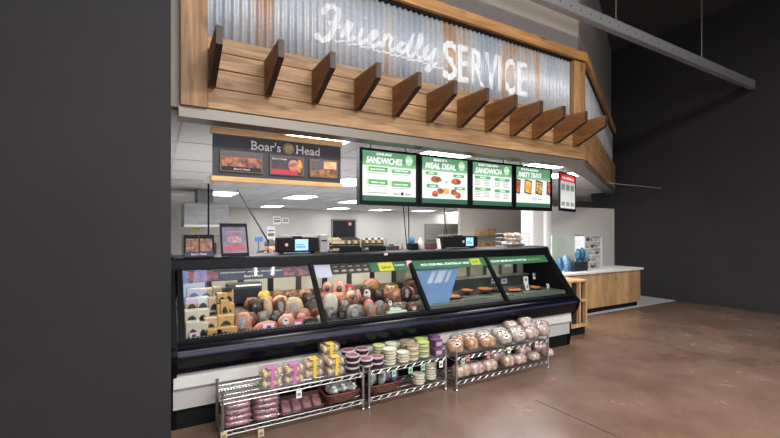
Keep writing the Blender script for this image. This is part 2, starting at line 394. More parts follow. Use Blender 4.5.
for (px, py), nm in zip(fx, names):
    p = atz(px, py, 2.49); p = p*1.0 if p.y > 4.45 else Vector((p.x*4.45/p.y, 4.45, 2.49)); lab = 'glowing white ceiling troffer light '+nm
    if tr0 is None:
        tr0 = thing('ceiling_light', lab, 'ceiling light', p, 0, 'troffer lights in the low grid ceiling')
        bm = bmesh.new(); s, l = .33, .62
        box(bm, -s-.03, -s, -l-.03, l+.03, -.015, .01); box(bm, s, s+.03, -l-.03, l+.03, -.015, .01)
        box(bm, -s, s, -l-.03, -l, -.015, .01); box(bm, -s, s, l, l+.03, -.015, .01)
        obj('frame', bm, M['white'], tr0, local=True); obj('diffuser', bx(-s, s, -l, l, -.006, .008), M['lamp'], tr0, local=True)
        tr0.location = p
    else: dup(tr0, p, 0, lab)
# the added troffers stay out of sight and only brighten the kitchen
# ------------------------------------------------------------------ store ceiling: skylights and tube fixtures
for i, (x, y, sx, sy, nm) in enumerate(((.45, 1.95, 1.0, 1.1, 'over the left of the aisle'),)):
    t = thing('skylight', 'bluish skylight in the dark store roof '+nm, 'skylight', (x, y, 5.98), 0, 'skylights in the store roof')
    obj('diffuser', bx(-sx/2, sx/2, -sy/2, sy/2, -.02, .0), M['sky'], t, local=True)
    bm = bmesh.new()
    for s in (-1, 1):
        box(bm, s*sx/2-.04, s*sx/2+.04, -sy/2-.04, sy/2+.04, -.05, .02); box(bm, -sx/2, sx/2, s*sy/2-.04, s*sy/2+.04, -.05, .02)
    obj('curb', bm, M['white'], t, local=True)
def tubefix(x, y, ln, nm):
    t = thing('tube_light', 'long bare fluorescent tube fixture under the roof '+nm, 'ceiling light', (x, y, 5.7), 0, 'tube lights under the store roof')
    obj('housing', bx(-.06, .06, -ln/2, ln/2, 0, .08), M['white'], t, local=True)
    obj('tube', tube(bmesh.new(), [(0, -ln/2+.03, -.03), (0, ln/2-.03, -.03)], .03, 8), M['tubel'], t, local=True, smooth=True)
    obj('rod', bx(-.01, .01, -.01, .01, .08, .3), M['chrome'], t, local=True)
for x, y, ln, nm in ((1.80, 2.45, .8, 'right of the skylight'), (2.15, 2.45, .8, 'farther right of the skylight')):
    tubefix(x, y, ln, nm)
# steel strut crossing the upper right
y0s = 3.2; s0 = at(520, 0, y0s); SZ = .05
t = thing('steel_strut', 'pale perforated steel strut crossing the upper right corner above the corrugated wall', 'strut', (2, y0s, 4.2))
bm = bmesh.new(); box(bm, 2, 9.8, y0s, y0s+.012, 4.220, 4.360); box(bm, 2, 9.8, y0s, y0s+.08, 4.355, 4.367); box(bm, 2, 9.8, y0s, y0s+.08, 4.213, 4.225)
obj('channel', bm, mat('galv_strut', (168, 168, 170), .4, .6), t)
bm = bmesh.new()
for i in range(38): tube(bm, [(2.2+i*.2, y0s-.001, 4.29), (2.2+i*.2, y0s+.002, 4.29)], .012, 8)
obj('hole', bm, M['dark'], t, kind='stuff')
for x in (5.4, 7.8): obj('hanger_rod', tube(bmesh.new(), [(x, y0s+.04, 4.36), (x, y0s+.04, 6.0)], .008), M['trimd'], t)

# ------------------------------------------------------------------ corrugated metal wall + painted lettering
def corr_mat():
    m = bpy.data.materials.new('galvanised_corrugated'); m.use_nodes = True; nt = m.node_tree; b = nt.nodes['Principled BSDF']; L = nt.links.new
    b.inputs['Metallic'].default_value = .25; b.inputs['Roughness'].default_value = .5
    tc = nt.nodes.new('ShaderNodeTexCoord'); mp = nt.nodes.new('ShaderNodeMapping'); mp.inputs['Scale'].default_value = (1, 1, .12)
    n = nt.nodes.new('ShaderNodeTexNoise'); n.inputs['Scale'].default_value = 3.4; n.inputs['Detail'].default_value = 3
    r = nt.nodes.new('ShaderNodeValToRGB'); e = r.color_ramp.elements; e[0].position = .34; e[1].position = .66
    e[0].color = (*lin((170, 178, 190)), 1); e[1].color = (*lin((186, 152, 124)), 1)
    q = e.new(.52); q.color = (*lin((194, 196, 198)), 1)
    n2 = nt.nodes.new('ShaderNodeTexVoronoi'); n2.inputs['Scale'].default_value = 55
    r2 = nt.nodes.new('ShaderNodeValToRGB'); r2.color_ramp.elements[0].color = (.78, .8, .84, 1); r2.color_ramp.elements[1].color = (1.08, 1.08, 1.08, 1)
    mx = nt.nodes.new('ShaderNodeMixRGB'); mx.blend_type = 'MULTIPLY'; mx.inputs[0].default_value = .8
    L(tc.outputs['Object'], mp.inputs[0]); L(mp.outputs[0], n.inputs['Vector']); L(tc.outputs['Object'], n2.inputs['Vector'])
    L(n.outputs['Fac'], r.inputs[0]); L(n2.outputs['Color'], r2.inputs[0]); L(r.outputs[0], mx.inputs[1]); L(r2.outputs[0], mx.inputs[2]); L(mx.outputs[0], b.inputs['Base Color'])
    return m
CM = corr_mat()
def corrugated(x0, x1, z0, z1, f, pitch=.068, amp=.012):
    bm = bmesh.new(); n = round((x1-x0)/pitch*8); pv = None
    for i in range(n+1):
        s = x0+(x1-x0)*i/n; o = amp*math.cos(2*PI*s/pitch)
        a = [bm.verts.new(f(s, o, z)) for z in (z0, z1)]+[bm.verts.new(f(s, o+.004, z)) for z in (z0, z1)]
        if pv:
            bm.faces.new((pv[0], a[0], a[1], pv[1])); bm.faces.new((pv[2], pv[3], a[3], a[2]))
            bm.faces.new((pv[0], pv[2], a[2], a[0])); bm.faces.new((pv[1], a[1], a[3], pv[3]))
        pv = a
    return bm
CR = thing('corrugated_wall_panel', 'blue-grey corrugated metal panel painted with Friendly SERVICE above the timber', 'wall panel', (.37, WY, 3.12))
obj('sheet', corrugated(.357, 4.947, 3.09, 3.885, lambda s, o, z: (s, WY+.02+o, z)), CM, CR, smooth=True)
t = thing('corrugated_wall_panel', 'narrow corrugated metal panel past the corner post at the right', 'wall panel', (5.3, WY+.05, 3.12))
obj('sheet', corrugated(.12, 5.0, 3.09, 3.885, lambda s, o, z: tuple(sec2(s, .02+o, z))), CM, t, smooth=True)
yL = WY-.006
AMP, PIT = .012, .068
def painted(o):
    bm = bmesh.new(); bm.from_mesh(o.data); off = CR.location
    top = [f for f in bm.faces if f.normal.y < -.9]; ymin = min(v.co.y for v in bm.verts)
    bmesh.ops.delete(bm, geom=[f for f in bm.faces if f not in top], context='FACES')
    xs = [v.co.x+off.x for v in bm.verts]; x = math.floor(min(xs)/PIT*8)*PIT/8
    while x < max(xs):
        bmesh.ops.bisect_plane(bm, geom=bm.verts[:]+bm.edges[:]+bm.faces[:], plane_co=(x-off.x, 0, 0), plane_no=(1, 0, 0)); x += PIT/8
    for v in bm.verts:
        lay = v.co.y-ymin
        v.co.y = WY+.02+AMP*math.cos(2*PI*(v.co.x+off.x)/PIT)-.0035-.001+lay*.3-off.y
    r = bmesh.ops.extrude_face_region(bm, geom=bm.faces[:])
    for g in r['geom']:
        if isinstance(g, bmesh.types.BMVert): g.co.y += .002
    bmesh.ops.recalc_face_normals(bm, faces=bm.faces); bm.to_mesh(o.data); bm.free(); o.data.update()
for ch, xa, xb in (('S', 2.76, 2.96), ('E', 2.985, 3.14), ('R', 3.17, 3.37), ('V', 3.385, 3.595), ('I', 3.605, 3.665), ('C', 3.70, 3.89), ('E', 3.925, 4.10)):
    painted(text('letter', ch, M['ww'], CR, xa, 3.245, .44, xb-xa, y=yL+.010, bold=.018, ext=.006, local=False))
def cz(x, y):
    p = at(305+x/5.57, y/5.57, WY); return (p.x, p.z)
strokes = {'F': [[(110, 78), (111, 52), (135, 32), (170, 38), (203, 64)], [(197, 60), (180, 105), (162, 160), (136, 205), (100, 218), (75, 200), (72, 178)], [(135, 118), (165, 130), (205, 152)]],
  'r': [[(252, 108), (240, 128), (225, 172), (200, 208)], [(238, 128), (262, 130), (248, 165), (243, 205), (262, 215), (288, 198)]],
  'i': [[(326, 150), (312, 185), (303, 222), (320, 235), (347, 215)], [(338, 90), (343, 104)]],
  'e': [[(350, 226), (385, 208), (406, 182), (392, 168), (372, 190), (362, 225), (377, 252), (405, 246), (430, 226)]],
  'n': [[(452, 180), (442, 225), (430, 264)], [(440, 228), (468, 195), (487, 206), (476, 245), (482, 275), (508, 268)]],
  'd': [[(564, 238), (538, 240), (525, 268), (540, 290), (565, 275), (582, 242)], [(613, 180), (592, 235), (577, 290), (595, 312), (617, 295)]],
  'l': [[(617, 295), (642, 250), (660, 208), (650, 192), (638, 215), (626, 270), (636, 315), (658, 312)]],
  'y': [[(688, 250), (672, 290), (682, 325), (705, 312), (727, 270)], [(732, 262), (716, 320), (702, 375), (688, 392), (684, 372), (745, 348)]]}
for ch, st in strokes.items():
    bm = bmesh.new()
    for i, s in enumerate(st): ribbon(bm, [cz(*p) for p in s], .021 if ch != 'F' else .027, yL+.002-i*.0007, yL+.012)
    painted(obj('letter', bm, M['ww'], CR))
bm = bmesh.new()
ul = [(160, 215), (190, 228), (220, 224), (255, 243), (290, 242), (330, 258), (370, 262), (410, 282), (450, 285), (490, 303), (540, 310), (590, 330), (640, 335), (690, 356)]
ribbon(bm, [cz(*p) for p in ul], .009, yL+.004, yL+.012); ribbon(bm, [cz(*p) for p in [(715, 368), (745, 374), (775, 378)]], .009, yL+.004, yL+.012)
painted(obj('underline', bm, M['ww'], CR))

# ------------------------------------------------------------------ timber frame, boards, rafters
WX = wood('pine_board', (178, 142, 102), (126, 92, 60), 'X')
WZ = wood('pine_post', (174, 134, 92), (130, 92, 58), 'Z')
WF = wood('pine_rail', (194, 146, 92), (152, 104, 58), 'X')
WR = wood('cedar_rafter', (168, 120, 74), (118, 78, 44), 'Y')
END_SHADE = wood('shaded_cut_end', (58, 36, 22), (36, 22, 14), 'Z')  # shade on the rafter fronts and undersides, painted as darker wood
tag(obj('wooden_post', bx(.17, .365, WY-.06, WY+.05, 2.525, 4.0), WZ, bevel=.006), 'wide upright pine post at the left end of the corrugated wall', 'post')
tag(obj('wooden_post', bx(4.955, 5.2, WY-.05, WY+.05, 3.1, 3.87), WZ, bevel=.006), 'upright pine post at the right corner of the corrugated wall', 'post')
bm = bmesh.new(); box(bm, .366, 5.22, WY-.06, WY+.05, 3.895, 4.02)
tag(obj('wooden_rail', bm, WF, bevel=.005), 'long pine rail along the top edge of the corrugated wall', 'rail')
bm = bmesh.new(); slab2(bm, .03, 5.1, -.06, .05, 3.895, 4.02)
tag(obj('wooden_rail', bm, WF), 'pine rail past the corner, receding to the right', 'rail')
bm = bmesh.new(); box(bm, .366, 4.954, WY-.012, WY+.05, 3.87, 3.894); slab2(bm, .05, 5.1, -.012, .05, 3.87, 3.894)
struct(obj('trim_5', bm, M['blackm']))
bt = thing('timber_cladding', 'band of four long horizontal pine boards behind the rafters', 'cladding', (.37, WY, 2.525))
zb = [2.527, 2.70, 2.855, 2.995, 3.12]
for i in range(4):
    o = obj('board', bx(.366, 5.19, WY-.045+(.004 if i % 2 else 0), WY+.045, zb[i]+.003, zb[i+1]-.003), WX, bt, bevel=.004)
    o.data.transform(Matrix.Translation((0, 0, 0)))
bt = thing('timber_cladding', 'horizontal pine boards past the corner, receding to the right', 'cladding', (5.3, WY, 2.525))
for i in range(4): obj('board', slab2(bmesh.new(), .02, 5.1, -.045, .04, zb[i]+.003, zb[i+1]-.003), WX, bt)
rx = [.372, .81, 1.23, 1.655, 2.08, 2.50, 2.915, 3.325, 3.73, 4.12, 4.53, 4.93]
rwhere = ['leftmost, right beside the post', 'second from the left', 'third from the left, below the letter F', 'fourth from the left, below the letters ie', 'fifth from the left, below the letter d',
          'sixth from the left, below the first letter S', 'seventh from the left, below the first letter E', 'eighth from the left, below the letter V', 'ninth from the left, below the last letter E',
          'tenth from the left', 'eleventh from the left, near the corner post', 'last one at the corner']
yw = WY-.045; r0 = None
for x, wh in zip(rx, rwhere):
    lab = 'brown rafter end with angled lower edge, '+wh
    if r0 is None:
        r0 = thing('rafter', lab, 'rafter', (0, 0, 0), 0, 'rafter ends along the timber wall')
        prof = [(yw, 2.69), (yw, 3.0), (3.10, 3.0), (3.10, 2.87), (3.50, 2.69)]
        obj('beam', prism(bmesh.new(), prof, 0, .046), WR, r0, local=True, bevel=.003)
        obj('shaded_cut_face', prism(bmesh.new(), [(3.10, 3.0), (3.10, 2.87), (3.50, 2.69), (3.495, 2.687), (3.097, 2.867), (3.097, 3.0)], .0, .046), END_SHADE, r0, local=True)
        r0.location = (x, 0, 0)
    else: dup(r0, (x, 0, 0), 0, lab)

# ------------------------------------------------------------------ hanging meat brand sign
A, B_ = at(211, 126, 3.85), at(342, 142, 3.85)
SX0, SX1 = A.x, B_.x; SW = SX1-SX0
t = thing('hanging_sign', 'dark hanging sign reading Boar\'s Head with three framed food pictures and wooden edges', 'sign', (SX0, 3.85, 2.01))
SB = mat('sign_slate', (46, 46, 52), .5, var=.25, vscale=2)
WS = wood('sign_wood', (236, 198, 144), (214, 170, 112), 'X')
SH = .44
obj('board', bx(.015, SW-.015, .0, .04, .0, SH), SB, t, local=True)
obj('wood_trim', bx(0, SW, -.02, .05, SH-.055, SH), WS, t, local=True, bevel=.003)
obj('wood_trim', bx(0, SW, -.02, .05, -.03, .015), WS, t, local=True, bevel=.003)
def boars(parent, x, z, h, wd, m, y, logo=True):
    lw = wd*.44; text('lettering', "Boar's", m, parent, x, z, h, wd*.41, y=y, bold=.014, ext=.002)
    text('lettering', 'Head', m, parent, x+wd*.64, z, h, wd*.36, y=y, bold=.014, ext=.002)
    if logo:
        bm = bmesh.new(); n = 24
        prism_y(bm, [(x+wd*.525+wd*.085*math.cos(2*PI*k/n), z+h*.5+h*.62*math.sin(2*PI*k/n)) for k in range(n)], y-.003, y)
        e = obj('emblem', bm, mat('emblem_gold', (178, 160, 110), .5, col2=(120, 100, 60), vscale=60), parent, local=True)
        bm = bmesh.new(); prism_y(bm, [(x+wd*.525+wd*.05*math.cos(2*PI*k/n), z+h*.5+h*.36*math.sin(2*PI*k/n)) for k in range(n)], y-.005, y-.003)
        obj('emblem_centre', bm, mat('emblem_cream', (214, 196, 140), .5, col2=(160, 140, 90), vscale=80), parent, local=True)
boars(t, SW*.275, .275, .082, SW*.53, M['lw'], -.001)
bm = bmesh.new()       # little serifs on the capital stems
for xx in (.275, .614): box(bm, SW*xx-.006, SW*xx+.018, -.004, -.001, .275, .283); box(bm, SW*xx-.006, SW*xx+.018, -.004, -.001, .349, .357)
obj('lettering', bm, M['lw'], t, local=True)
def fac(name, c1, c2, sc=20, em=0): return mat(name, c1, .5, col2=c2, vscale=sc, emis=em)
fcol = [fac('poster_meat', (196, 120, 84), (62, 34, 30), 18, .12), fac('poster_platter', (70, 50, 56), (40, 34, 40), 14, .12), fac('poster_tray', (170, 110, 66), (58, 44, 36), 26, .12)]
frs = [(.055, .245+.11), (.405, .67), (.715, .955)]
for k, (u0, u1) in enumerate(frs):
    z0, z1 = (.055, .245) if k == 0 else (.055, .24)
    fr_ = obj('framed_picture', bx(SW*u0, SW*u1, -.02, 0, z0, z1), mat('frame_bronze', (96, 84, 70), .4), t, local=True, bevel=.003)
    obj('print', bx(SW*u0+.015, SW*u1-.015, -.022, -.0195, z0+.012, z1-.012), fcol[k], fr_, local=True)
    w_ = SW*(u1-u0)
    if k == 0:
        obj('caption_band', bx(SW*u0+.015, SW*u1-.015, -.0235, -.0215, z0+.012, z0+.05), M['dark'], fr_, local=True)
        text('lettering', "Boar's Head", M['lw'], fr_, SW*u0+w_*.32, z0+.022, .016, w_*.36, y=-.0235)
        obj('caption_band', bx(SW*u0+.015, SW*u1-.015, -.0235, -.0215, z1-.055, z1-.012), mat('caption_slate', (84, 78, 82), .5), fr_, local=True)
    if k == 1:
        obj('caption_band', bx(SW*u0+.015, SW*u1-.06, -.0235, -.0215, z0+.012, z0+.055), mat('caption_red', (196, 30, 52), .5, emis=.1), fr_, local=True)
        text('lettering', "Boar's Head", M['lw'], fr_, SW*u0+.025, z1-.04, .017, w_*.4, y=-.0225)
        bm = bmesh.new(); blob(bm, (SW*u0+w_*.68, -.022, z0+.1), (.05, .004, .055), .05); obj('platter', bm, fac('platter_red', (206, 150, 120), (130, 40, 44), 30, .1), fr_, local=True, smooth=True)
        bm = bmesh.new(); blob(bm, (SW*u1-.045, -.022, z0+.1), (.028, .004, .06), .15); obj('platter', bm, fac('platter_gold', (226, 170, 80), (180, 90, 40), 30, .1), fr_, local=True, smooth=True)
    if k == 2:
        obj('caption_band', bx(SW*u0+.02, SW*u0+w_*.48, -.0235, -.0215, z1-.1, z1-.02), mat('caption_slate', (84, 78, 82), .5), fr_, local=True)
        bm = bmesh.new(); box(bm, SW*u0+w_*.5, SW*u1-.016, -.0235, -.0215, z1-.09, z1-.02); obj('bread_picture', bm, fac('bread_pic', (236, 200, 150), (200, 140, 90), 14, .1), fr_, local=True)
bm = bmesh.new()
for x in (.12, SW-.12): tube(bm, [(x, .02, SH), (x, .02, 2.5-2.01)], .004)
obj('hanger', bm, M['chrome'], t, local=True)

# ------------------------------------------------------------------ four menu screens
mx0, mx1 = at(359, 200, 3.85).x, at(552, 200, 3.85).x
MW = (mx1-mx0)/4; MH = at(359, 147, 3.85).z-at(359, 204.5, 3.85).z; MZ = at(359, 204.5, 3.85).z
BL = mat('bezel_black', (8, 12, 13), .5, spec=.15)
def screen(x, y, z, wd, ht, lab, rz=0, glow=True):
    t = thing('menu_screen', lab, 'menu screen', (x, y, z), rz, 'menu screens over the counter')
    bm = bmesh.new(); b = .035
    box(bm, 0, wd, .0, .07, 0, ht); obj('housing', bm, BL, t, local=True, bevel=.004)
    bm = bmesh.new(); box(bm, 0, b, -.012, 0, 0, ht); box(bm, wd-b, wd, -.012, 0, 0, ht); box(bm, b, wd-b, -.012, 0, 0, b*1.3); box(bm, b, wd-b, -.012, 0, ht-b*.7, ht)
    obj('bezel', bm, BL, t, local=True)
    obj('display', bx(b, wd-b, -.003, .001, b*1.3, ht-b*.7), M['sw'], t, local=True)
    bm = bmesh.new()
    for xx in (.15, wd-.15): tube(bm, [(xx, .03, ht), (xx, .03, 2.5-z)], .008)
    obj('bracket', bm, M['trimd'], t, local=True)
    return t
def rects(t, name, rs, m, y=-.005):
    if name in ('button', 'food_picture', 'button_tab'):
        for (a, b, c, d) in rs: o = obj(name, bx(a, b, y, y+.002, c, d), m, t, local=True)
        return o
    bm = bmesh.new()
    for (a, b, c, d) in rs: box(bm, a, b, y, y+.002, c, d)
    return obj(name, bm, m, t, local=True)
desc = ['green and white menu screen headed SANDWICHES, leftmost of the four', 'green and white menu screen headed MEAL DEAL', 'green and white menu screen headed SANDWICH with four lists', 'menu screen headed PARTY TRAYS with four food trays']
hd = [('ONLINE', 'SANDWICHES'), ('MAKE IT A', 'MEAL DEAL'), ('BUILD YOUR OWN', 'SANDWICH'), ('PICK UP A DELICIOUS', 'PARTY TRAYS')]
for k in range(4):
    t = screen(mx0+k*MW, 3.85, MZ, MW-.012, MH, desc[k]); W_, H_ = MW-.012, MH; b = .035
    hz = H_*.70
    rects(t, 'header', [(b, W_-b, hz, H_-b*.7)], M['sg']); rects(t, 'footer', [(b, W_-b, b*1.3, b*1.3+.055)], M['sdg'])
    text('lettering', hd[k][0], M['stx'], t, W_*.40, hz+.115, .028, W_*.26 if k < 2 else W_*.45, y=-.006, bold=.02, shear=.15, center=True)
    text('lettering', hd[k][1], M['stx'], t, W_*.41, hz+.03, .065, W_*.60, y=-.006, bold=.03, shear=.15, center=True)
    if k < 3:
        bm = bmesh.new(); prism_y(bm, [(W_*.83+.05*math.cos(2*PI*q/20), hz+.085+.055*math.sin(2*PI*q/20)) for q in range(20)], -.0055, -.003)
        obj('price_badge', bm, mat('badge_green', (170, 214, 170), .6, emis=.7), t, local=True)
        text('lettering', '$6.99', M['stx'], t, W_*.83, hz+.07, .03, .08, y=-.006, bold=.02, center=True)
    if k == 0:
        R_ = [(W_*.13, W_*.46, .36, .41), (W_*.52, W_*.86, .36, .40), (W_*.13, W_*.46, .22, .275), (W_*.52, W_*.86, .21, .27)]
        rects(t, 'button', R_, M['sbg'])
        rects(t, 'button_tab', [(r_[0]-.012, r_[0]+.012, r_[2], r_[3]) for r_ in R_], M['slm'], -.006)
        for r_, s in zip(R_, ('MAKE YOUR OWN', 'CLASSIC ITALIAN', 'TURKEY CLUB', 'ROAST BEEF')):
            text('lettering', s, M['stx'], t, (r_[0]+r_[1])/2, r_[2]+.016, .016, (r_[1]-r_[0])*.7, y=-.006, bold=.01, center=True)
        rects(t, 'small_print', [(r_[0], r_[1]-.02, r_[2]-.02, r_[2]-.014) for r_ in R_]+[(W_*.13, W_*.45, .128, .137)], M['sgy'])
        text('lettering', "Boar's", M['dark'], t, W_*.56, .122, .022, .08, y=-.005); text('lettering', 'Head', M['dark'], t, W_*.76, .122, .022, .07, y=-.005)
        bm = bmesh.new(); prism_y(bm, [(W_*.71+.018*math.cos(2*PI*q/14), .133+.02*math.sin(2*PI*q/14)) for q in range(14)], -.006, -.003); obj('emblem', bm, M['dark'], t, local=True)
    if k == 1:
        R_ = [(W_*.12, W_*.34, .375, .41), (W_*.66, W_*.88, .365, .40), (W_*.14, W_*.36, .225, .265), (W_*.68, W_*.9, .215, .25)]
        rects(t, 'button', R_, M['sbg'])
        for r_, s in zip(R_, ('START', 'ADD', 'CHIPS', 'DRINK')): text('lettering', s, M['stx'], t, (r_[0]+r_[1])/2, r_[2]+.01, .015, .08, y=-.006, center=True)
        for (u, v, m_) in ((.32, .325, 'sfood'), (.72, .315, 'sfood'), (.30, .155, 'sfood'), (.76, .15, 'sfood'), (.40, .19, 'sfood'), (.67, .185, 'sfood'), (.52, .195, 'sfood2')):
            bm = bmesh.new(); blob(bm, (W_*u, -.004, v), (.075 if v > .3 else .045, .004, .035), .25, seed=int(u*90)); obj('food_picture', bm, M[m_], t, local=True, smooth=True)
        text('lettering', 'and', M['sblue'], t, W_*.52, .295, .025, .05, y=-.005, bold=.02, center=True)
    if k == 2:
        R_ = [(W_*.10, W_*.45, .375, .41), (W_*.55, W_*.90, .365, .40), (W_*.10, W_*.45, .23, .265), (W_*.55, W_*.90, .22, .255)]
        rects(t, 'button', R_, M['sbg'])
        for r_, s in zip(R_, ('BREAD', 'MEAT', 'CHEESE', 'TOPPINGS')): text('lettering', s, M['stx'], t, (r_[0]+r_[1])/2, r_[2]+.01, .016, .1, y=-.006, center=True)
        rects(t, 'small_print', [(r_[0]+dx, r_[0]+dx+.09, r_[2]-.02-q*.02, r_[2]-.013-q*.02) for r_ in R_ for q in range(4) for dx in (0, .15)], M['sgy'])
    if k == 3:
        for u, m_ in ((.10, 'sfood'), (.36, 'sfood2'), (.65, 'sveg'), (.92, 'sfood')):
            hw = .075 if 0.2 < u < .8 else .05
            cx_ = W_*u; sl = .02
            bm = bmesh.new(); prism_y(bm, [(cx_-hw, .235), (cx_+hw-.02, .215), (cx_+hw, .40), (cx_-hw+.01, .42)], -.005, -.003); obj('tray_picture', bm, M['blackm'], t, local=True)
            bm = bmesh.new(); prism_y(bm, [(cx_-hw+.014, .25), (cx_+hw-.032, .232), (cx_+hw-.014, .385), (cx_-hw+.02, .402)], -.0065, -.005); obj('tray_picture', bm, M[m_], t, local=True)
        rects(t, 'small_print', [(W_*.45, W_*.58, .13, .19)], mat('small_print_blue', (176, 192, 206), .6, emis=.5)); rects(t, 'small_print', [(W_*.6, W_*.72, .15, .16)], M['sgy'])
# red promo screen hanging past the corner
q0 = at(559.5, 210.6, 4.12); hh = .605
t = screen(q0.x, 4.12, q0.z, .71, hh, 'menu screen with a red header hanging alone past the party tray screen', rz=math.radians(17))
t.scale = (1, .3, 1)
rects(t, 'header', [(.035, .675, hh*.78, hh-.025)], M['sred']); text('lettering', 'CATERING', M['stx'], t, .36, hh*.83, .04, .5, y=-.006, bold=.02, center=True)
rects(t, 'food_picture', [(.08, .22, hh*.55, hh*.7), (.28, .42, hh*.55, hh*.7), (.48, .62, hh*.55, hh*.7), (.08, .22, hh*.14, hh*.24), (.28, .42, hh*.14, hh*.24), (.48, .62, hh*.14, hh*.24)], M['sgy'])

# ------------------------------------------------------------------ service case
X0, X1 = .12, 4.875
DC = thing('deli_case', 'long black and white refrigerated deli case with slanted glass windows', 'deli case', (X0, 3.9, 0))
GB, GT = (3.50, .695), (3.93, 1.255)          # glass bottom and top (y, z)
def gl(s, off=0):                              # point on the glass slope; off = distance behind it
    ny, nz = .778, -.63
    return (GB[0]+(GT[0]-GB[0])*s+ny*off, GB[1]+(GT[1]-GB[1])*s+nz*off)
obj('top', prism(bmesh.new(), [(3.945, 1.236), (3.90, 1.20), (3.885, 1.205), (3.908, 1.29), (3.93, 1.307), (4.46, 1.307), (4.48, 1.29), (4.48, 1.236)], X0, X1-.04), M['black'], DC, bevel=.006)
obj('kick_plate', bx(X0, X1-.06, 3.56, 4.40, 0, .165), M['blackm'], DC)
obj('lower_panel', bx(X0, X1-.06, 3.525, 3.57, .165, .33), M['panel2'], DC)
obj('front_panel', prism(bmesh.new(), [(3.495, .335), (3.50, .45), (3.57, .45), (3.57, .325), (3.505, .325)], X0, X1-.06), M['panel'], DC, bevel=.003)
cur = [(3.56, .445), (3.50, .443), (3.465, .46), (3.442, .505), (3.424, .56), (3.418, .605), (3.425, .636), (3.45, .652), (3.475, .662), (3.50, .670), (3.56, .676)]
obj('bumper', prism(bmesh.new(), cur, X0, X1-.04), M['bumper'], DC, smooth=False, bevel=.004)
obj('bumper_highlight', prism(bmesh.new(), [(3.416, .592), (3.413, .604), (3.418, .617), (3.43, .617), (3.43, .592)], X0, X1-.04), mat('highlight_blue', (30, 36, 66), .25, coat=.5), DC)  # bluish highlight along the bumper nose, painted as a thin strip
obj('glass_sill', prism(bmesh.new(), [(3.49, .67), (3.485, .698), (3.515, .703), (3.56, .68)], X0, X1-.04), mat('sill_metal', (40, 42, 48), .3, .7), DC)
obj('inner_shell', bx(X0, X1-.06, 4.44, 4.475, .165, 1.235), M['dark'], DC)
bd = [.18, 1.34, 2.50, 3.65, 4.80]
for i in range(4):
    bm = bmesh.new(); prism(bm, [gl(0), gl(1), gl(1, .006), gl(0, .006)], bd[i]+.02, bd[i+1]-.02)
    obj('window_pane', bm, M['glass'], DC)
for i in range(5):
    x = bd[i] if i < 4 else 4.80
    hw = .022
    obj('mullion', prism(bmesh.new(), [gl(-.02, -.012), gl(1.02, -.012), gl(1.02, .03), gl(-.02, .03)], x-hw, x+hw), M['black'], DC, bevel=.003)
bm = bmesh.new(); prism(bm, [gl(-.01, -.008), gl(.02, -.008), gl(.02, .02), gl(-.01, .02)], .2, 4.78); prism(bm, [gl(.985, -.008), gl(1.02, -.008), gl(1.02, .02), gl(.985, .02)], .2, 4.78)
obj('window_frame', bm, M['black'], DC)
prof = [(4.48, 0), (3.56, 0), (3.535, .18), (3.545, .33), (3.52, .40), (3.475, .44), (3.435, .50), (3.412, .56), (3.406, .61), (3.42, .645), (3.455, .665), (3.485, .70), (3.88, 1.22), (3.905, 1.30), (3.93, 1.318), (4.49, 1.318)]
obj('end_panel', prism(bmesh.new(), prof, X1-.045, X1), M['black'], DC, bevel=.006)
obj('end_panel', prism(bmesh.new(), prof, X0-.02, X0+.025), M['black'], DC, bevel=.006)
# sloping display deck: meat side light, hot food side dark
def deckz(y): return .56+(y-3.56)*.40
obj('display_deck', prism(bmesh.new(), [(3.56, .50), (3.56, deckz(3.56)), (4.30, deckz(4.30)), (4.30, .50)], X0+.03, 2.5), M['deck'], DC)
obj('display_deck', prism(bmesh.new(), [(3.56, .60), (3.56, .735), (4.30, .735), (4.30, .60)], 2.5, X1-.05), mat('food_deck', (104, 104, 100), .35), DC)
# rear doors: lit white panels between dark posts on the meat side, dark glass on the hot side
RD = mat('rear_door_white', (214, 208, 194), .5)
RP = mat('rear_post', (70, 70, 66), .4, .4)
k = 0
xs = X0+.06
while xs < 4.75:
    hot = xs > 2.55
    obj('rear_door', bx(xs, xs+.24, 4.33, 4.35, .88, 1.23), mat('rear_door_dark', (150, 150, 134), .5, var=.45, vscale=4) if hot else RD, DC)
    obj('rear_post', bx(xs+.24, xs+.30, 4.32, 4.36, .86, 1.235), RP if k % 2 else M['dark'], DC)
    xs += .30; k += 1
obj('back_riser', bx(X0+.03, 2.5, 4.30, 4.36, .6, .905), mat('riser', (120, 118, 112), .5), DC)
obj('back_riser', bx(2.5, X1-.05, 4.30, 4.36, .6, .905), mat('riser_dark', (92, 94, 86), .5), DC)
for x in (.75, 1.9):
    obj('light_strip', bx(x-.5, x+.5, 3.97, 4.0, 1.222, 1.234), mat('case_led', (255, 246, 230), .5, emis=34), DC)
obj('light_strip', bx(2.7, 4.5, 3.97, 3.99, 1.226, 1.234), mat('case_led_dim', (255, 246, 230), .5, emis=55), DC)
bm = bmesh.new(); bm2 = bmesh.new()
obj('price_rail', bx(.22, 2.45, 3.527, 3.535, .685, .712), mat('rail_black', (20, 20, 24), .4), DC)
for i in range(72): box(bm, .235+i*.03, .235+i*.03+.016, 3.521, 3.527, .700, .709)
obj('rail_dot', bm, mat('rail_dot_white', (200, 200, 196), .5), DC, kind='stuff')
for i in range(11): box(bm2, at(236, 300, 4.12).x+i*.022, at(236, 300, 4.12).x+i*.022+.014, 4.112, 4.12, 1.005, 1.02)
